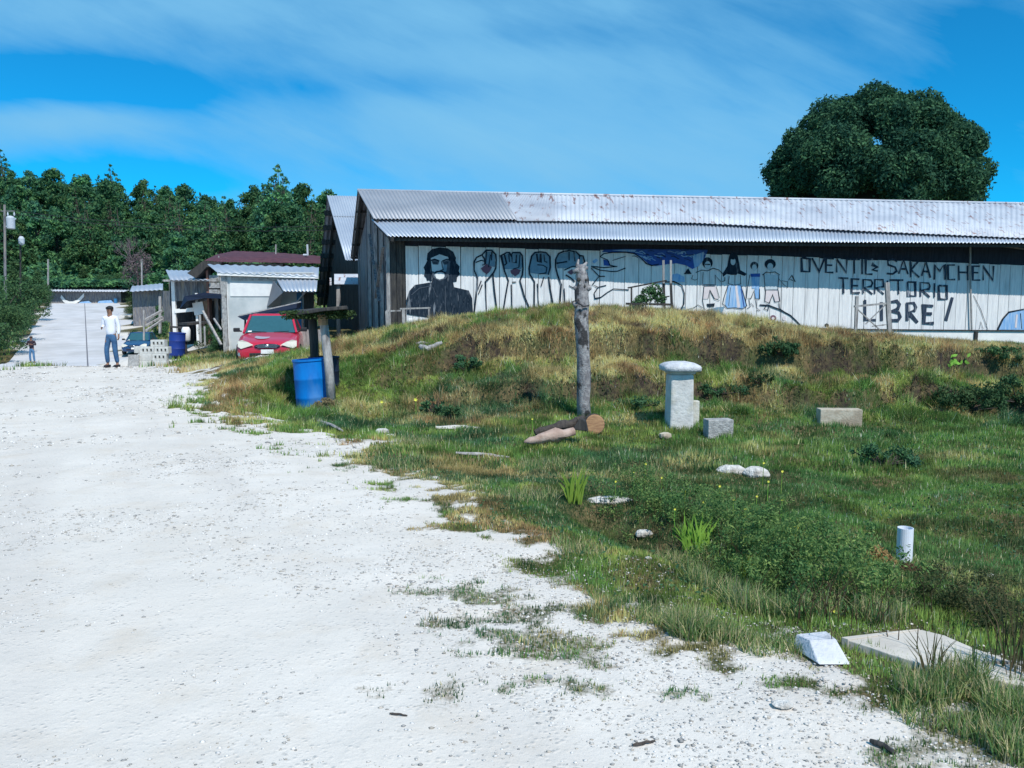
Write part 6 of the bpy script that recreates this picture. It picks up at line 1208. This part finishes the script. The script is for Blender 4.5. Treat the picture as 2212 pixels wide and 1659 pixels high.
# bare mauve tree
r = thing('bare_tree', 'leafless pale mauve tree over the scrub right of the road', 'tree', (P(298, 640, 86).x, 86, G(P(298, 640, 86).x, 86)))
mb = MB(); base = P(300, 650, 86); rr = random.Random(9)
def br(p, d, L_, r_, dep):
    q = p+d*L_; mb.tube([p, p.lerp(q, .5)+Vector((rr.uniform(-.1, .1), 0, rr.uniform(-.05, .1)))*L_, q], [r_, r_*.8, r_*.55], 5)
    if dep:
        for _ in range(3 if dep > 1 else 4): v = (d+Vector((rr.uniform(-.8, .8), rr.uniform(-.6, .6), rr.uniform(-.1, .6)))).normalized(); br(q, v, L_*rr.uniform(.6, .8), r_*.55, dep-1)
br(base, Vector((0, 0, 1)), 2.6, .16, 4); mb.build('trunk', M['leaf_sub'], r)
V, F = leaves(1600, shellfn([tuple(P(298, 575, 86)), tuple(P(290, 590, 86)), tuple(P(306, 560, 86))], [1.4, 1.3, 1.0]), .13, aspect=.3); np_mesh('crown', V, F, M['leaf_sub'], parent=r)

# ------------------------------------------------------------ shrubs and herbs on the bank and ditch
def shrub(name, label, dx, dy, rad, h_, n, mt, size, y0=2, y1=25, nl=18, asp=.45, cat='shrub'):
    q = hit(dx, dy, y0, y1); cs = []; rs = []
    for _ in range(nl): a_ = rnd.uniform(-1, 1); cs.append((q.x+a_*rad*.95, q.y+rnd.uniform(-.6, .6)*rad, q.z+h_*rnd.uniform(.05, .8)*(1-.6*abs(a_)))); rs.append(rad*rnd.uniform(.12, .32))
    r = thing(name, label, cat, q); V, F = leaves(n, shellfn(cs, rs, min(1.0, h_/rad), .9), size*.8, aspect=asp); np_mesh('foliage', V, F, mt, parent=r)
    mb = MB(); 
    for c_ in cs: mb.tube([q-Vector((0, 0, .03)), Vector(c_)], [.012+.01*rad, .004], 5)
    mb.build('stems', M['bark'], r); return r
M['leaf_dark'] = leafmat('dark shrub leaves', (.028, .080, .040), (.10, .18, .07), (.045, .11, .055), big=2)
for a in ((2090, 885, .62, .55, 3400, 'leaf_dark', .035, 'big dark shrub at the foot of the bank near the right edge'), (2195, 870, .55, .55, 2600, 'leaf_dark', .035, 'dark shrub at the right picture edge below the bank'), (1690, 770, .42, .38, 1800, 'leaf_dark', .04, 'dark green bush on the crest slope right of the pole'), (1640, 832, .22, .25, 500, 'leaf_dark', .03, 'small dark hollow bush on the bank above the pillar gap'),
          (800, 712, .42, .45, 1600, 'leaf_bush', .04, 'bushy weed at the barn corner above the bank'), (1010, 800, .28, .42, 900, 'leaf_dark', .035, 'dark leafy weed on the bank face below the portrait'), (2170, 775, .45, .30, 1800, 'leaf_bush', .04, 'green bush on the crest at the right edge'), (1905, 1000, .35, .25, 1500, 'leaf_dark', .025, 'low dark plant patch on the lawn right of the white stones'),
          (940, 895, .22, .35, 700, 'leaf_dark', .03, 'upright dark weed at the foot of the bank above the plank'), (975, 905, .22, .26, 700, 'leaf_bush', .03, 'leafy weed with pale flowers above the whitish plank'), (1560, 860, .4, .25, 1100, 'leaf_dark', .03, 'dark shrub patch right behind the pillar'), (1375, 880, .4, .2, 900, 'leaf_dark', .03, 'dark weed patch left behind the pillar'), (1400, 655, .3, .42, 1500, 'leaf_bush', .035, 'leafy climbing plant hanging on the log trestle')):
    shrub('shrub', a[7], a[0], a[1], a[2], a[3], a[4], M[a[5]], a[6]) if a[1] != 655 else None
# plant on the trestle
r = thing('trestle_plant', 'leafy grey-green plant growing through the log trestle', 'plant', P(1395, 668, 20.5)); V, F = leaves(1500, shellfn([tuple(P(x, y, 20.5)) for x, y in ((1385, 650), (1400, 636), (1415, 628), (1375, 655), (1425, 645))], [.16, .2, .18, .13, .15]), .035); np_mesh('foliage', V, F, M['leaf_bush'], parent=r)
for x, y in ((1862, 712), (1873, 705)): pass
shrub('rail_plant', 'green weed growing through the rickety rail frame', 1866, 722, .18, .3, 500, M['leaf_bush'], .03, 15, 25)
# bright big-leaved plant
r = thing('bright_leaf_plant', 'bright lime big-leaved plant on the dark bank near the right edge', 'plant', hit(2065, 800, 10, 25)); q = OFF[r]
mb = MB()
for i in range(16): a = rnd.random()*6.28; c_ = q+Vector((rnd.uniform(-.2, .2), rnd.uniform(-.1, .02), rnd.uniform(.02, .26))); u_ = Vector((math.cos(a), 0, math.sin(a)))*.055; v_ = Vector((-math.sin(a), .3, math.cos(a)))*.03; mb.add([c_-u_, c_-v_, c_+u_, c_+v_], [(0, 1, 2, 3)])
mb.build('leaf_cluster', M['leaf_bright'], r)
def swords(name, label, dx, dy, n, L_, spread, mt, w_=.014, y0=2):
    q = hit(dx, dy, y0, 25); r = thing(name, label, 'plant', q); mb = MB()
    for i in range(n):
        a = rnd.uniform(-1.2, 1.2)+(math.pi if rnd.random() < .3 else 0); o_ = q+Vector((rnd.uniform(-spread, spread)*.4, rnd.uniform(-.4, .4)*spread, -.01)); lean = rnd.uniform(.05, .55); l_ = L_*rnd.uniform(.6, 1.1)
        d = Vector((math.sin(a)*lean, -.15*rnd.random(), 1)).normalized(); s_ = Vector((1, rnd.uniform(-.4, .4), 0)).normalized()*w_/2; p1 = o_+d*l_*.55; p2 = o_+d*l_+Vector((math.sin(a)*lean*.5*l_, 0, -.12*l_*lean))
        mb.add([o_-s_*.7, o_+s_*.7, p1+s_, p1-s_, p2], [(0, 1, 2, 3), (3, 2, 4)])
    mb.build('blades', mt, r); return r
swords('sword_leaf_plant', 'tuft of bright sword-shaped leaves at the left end of the ditch weeds', 1240, 1085, 30, .34, .14, M['leaf_bright'], .018)
swords('sword_leaf_plant', 'broad clump of upright bright green blades in the middle of the ditch weeds', 1500, 1190, 38, .32, .26, M['leaf_bright'], .018)
swords('sword_leaf_plant', 'small bright blade clump beside the dark weeds above the long grass', 1610, 1250, 14, .20, .10, M['leaf_bright'], .010)
swords('reed_clump', 'reed-like stems rising in front of the culvert slab', 2010, 1470, 22, .30, .12, M['leaf_dry'], .005)
swords('reed_clump', 'green reed blades before the right end of the culvert slab', 2110, 1475, 22, .22, .10, M['leaf_bush'], .006)
swords('reed_clump', 'thin brown reeds at the right edge over the dark ditch', 2190, 1470, 40, .50, .20, M['leaf_dry'], .006)
# the mass of ditch weeds with yellow flowers
dl = [Pz(a, b) for a, b in ((1290, 1075), (1400, 1085), (1500, 1115), (1600, 1190), (1700, 1260), (1790, 1330), (1840, 1360))]
cs = []; rs = []
for i in range(420):
    t_ = rnd.random()**.8*(len(dl)-1.001); k_ = int(t_); p0 = dl[k_].lerp(dl[k_+1], t_-k_); x = p0.x+rnd.gauss(0, .18)+.14; y = p0.y+rnd.gauss(.10, .22)+(rnd.random()**1.5*.95 if i > 200 else 0); z = G(x, y)
    if y < 4.1 and t_ > 4.9: continue
    h_ = (.02+.31*rnd.random()**1.2)*(1.1 if t_ > 2.5 else .75); cs.append((x, y, z+h_)); rs.append(rnd.uniform(.03, .10))
V, F = leaves(36000, shellfn(cs, rs, 1.0, .95), .0115, aspect=.38); o = np_mesh('ditch_weeds', V, F, leafmat('weed leaves', (.045, .11, .035), (.26, .32, .10), (.08, .16, .06), trans=.35, big=5)); props(o, kind='stuff')
cs = []; rs = []
for dx, dy, m_, s_ in ((2110, 1320, 40, .16), (2180, 1370, 30, .14), (2060, 1290, 14, .10)):
    for i in range(m_): q = Pz(dx, dy); x, y = q.x+rnd.gauss(0, s_), q.y+abs(rnd.gauss(0, s_)); cs.append((x, y, G(x, y)+rnd.uniform(0, .20))); rs.append(rnd.uniform(.04, .08))
V, F = leaves(9000, shellfn(cs, rs, 1.0, .9), .011, aspect=.25); o = np_mesh('ditch_scrub', V, F, leafmat('ditch scrub leaves', (.030, .075, .035), (.18, .15, .07), (.05, .10, .04), big=4)); props(o, kind='stuff')
# stalks among the weeds
mb = MB()
for i in range(220):
    t_ = rnd.random()*(len(dl)-1.001); k_ = int(t_); p0 = dl[k_].lerp(dl[k_+1], t_-k_); x = p0.x+rnd.gauss(.1, .18); y = p0.y+rnd.gauss(.05, .2); z = G(x, y); h_ = rnd.uniform(.12, .34); mb.tube([(x, y, z), (x+rnd.uniform(-.04, .04), y, z+h_*.6), (x+rnd.uniform(-.1, .1), y, z+h_)], [.0025, .002, .0012], 4, cap=False)
o = mb.build('weed_stalks', M['leaf_dry'], origin=(0, 0, 0)); props(o, kind='stuff')
fl = [(1720, 1140, .016), (1690, 1018, .009), (1650, 1000, .008), (1555, 1050, .009), (1520, 1085, .008), (1585, 1080, .008), (1635, 1072, .008), (1430, 1032, .008), (1690, 1080, .008), (1800, 1320, .012), (1480, 1062, .007), (1750, 1200, .008), (1610, 1100, .008), (1330, 1040, .008), (1370, 1020, .007), (1850, 1230, .006), (1150, 905, .006), (1740, 1275, .008), (1395, 1002, .008), (1660, 1040, .008), (898, 863, .012), (825, 868, .01), (1905, 1300, .007), (1458, 1100, .008)]
for i, (dx, dy, s_) in enumerate(fl):
    Y = {True: 5.2}.get(False, 0) or max(3.4, 1.6/((dy+26-HOR)/FPX)) ; q = P(dx, dy, Y); s_ = s_*Y/5
    r = thing('yellow_flower', 'small yellow flower among the ditch weeds' if i else 'largest bright yellow flower above the dark ditch weeds', 'flower', (q.x, q.y, G(q.x, q.y)), None if not i else 'yellow flowers scattered among the weeds')
    mb = MB(); c_ = q
    for j in range(5): a = j*1.2566+i; d = Vector((math.cos(a), -.35, math.sin(a))); e_ = Vector((-math.sin(a), 0, math.cos(a)))*.45; mb.add([c_, c_+(d*.6+e_)*s_, c_+d*s_*1.1, c_+(d*.6-e_)*s_], [(0, 1, 2, 3)])
    mb.build('petals', M['yellow'], r); mb = MB(); mb.tube([(q.x, q.y+.004, q.z), (q.x, q.y+.02, G(q.x, q.y+.02))], .0022*Y/5, 4, cap=False); mb.build('stem', M['leaf_bright'], r)
# dark leafy growth and dead stuff hanging along the worn steps of the bank
n = 60000; X = -4+18*rng.random(n); Y = 12.3+5.2*rng.random(n); e1_, e2_ = ledges(X, Y); pk = np.maximum(np.exp(-((e1_+.16)/.20)**2)*.9, np.exp(-((e2_+.14)/.18)**2)*.8)*sstep(.36, .52, fbm(X*1.3, Y*.8, 7))+.35*sstep(.60, .68, fbm(X*1.8, Y*2.2, 5))
k = (rng.random(n) < pk) & (np.abs(X) < .7*Y) & (X > -3.2); X, Y = X[k], Y[k]; Zh = GZ(X, Y)+.10*rng.random(len(X))
V, F = leaves(len(X), lambda m_: (np.c_[X, Y, Zh], np.tile([0, -.6, .6], (m_, 1))), .032, aspect=.28); o = np_mesh('bank_weeds', V, F, leafmat('bank weed leaves', (.030, .034, .032), (.085, .105, .05), (.05, .045, .042), big=3)); props(o, kind='stuff')
# leafy ground herbs mixed into the turf
n = 60000; X = -5+17*rng.random(n); Y = 4+16*rng.random(n); k = (np.abs(X) < .7*Y) & (grassiness(X, Y) > .75) & (fbm(X*.8, Y*.8, 3) > .52); X, Y = X[k], Y[k]; Zh = GZ(X, Y)+.02+.05*rng.random(len(X))
V, F = leaves(len(X), lambda m_: (np.c_[X, Y, Zh], np.tile([0, -.2, 1.0], (m_, 1))), .015, aspect=.45); o = np_mesh('turf_herbs', V, F, M['leaf_dark']); props(o, kind='stuff')
print('trees', cnt, 'objects', len(C.objects))
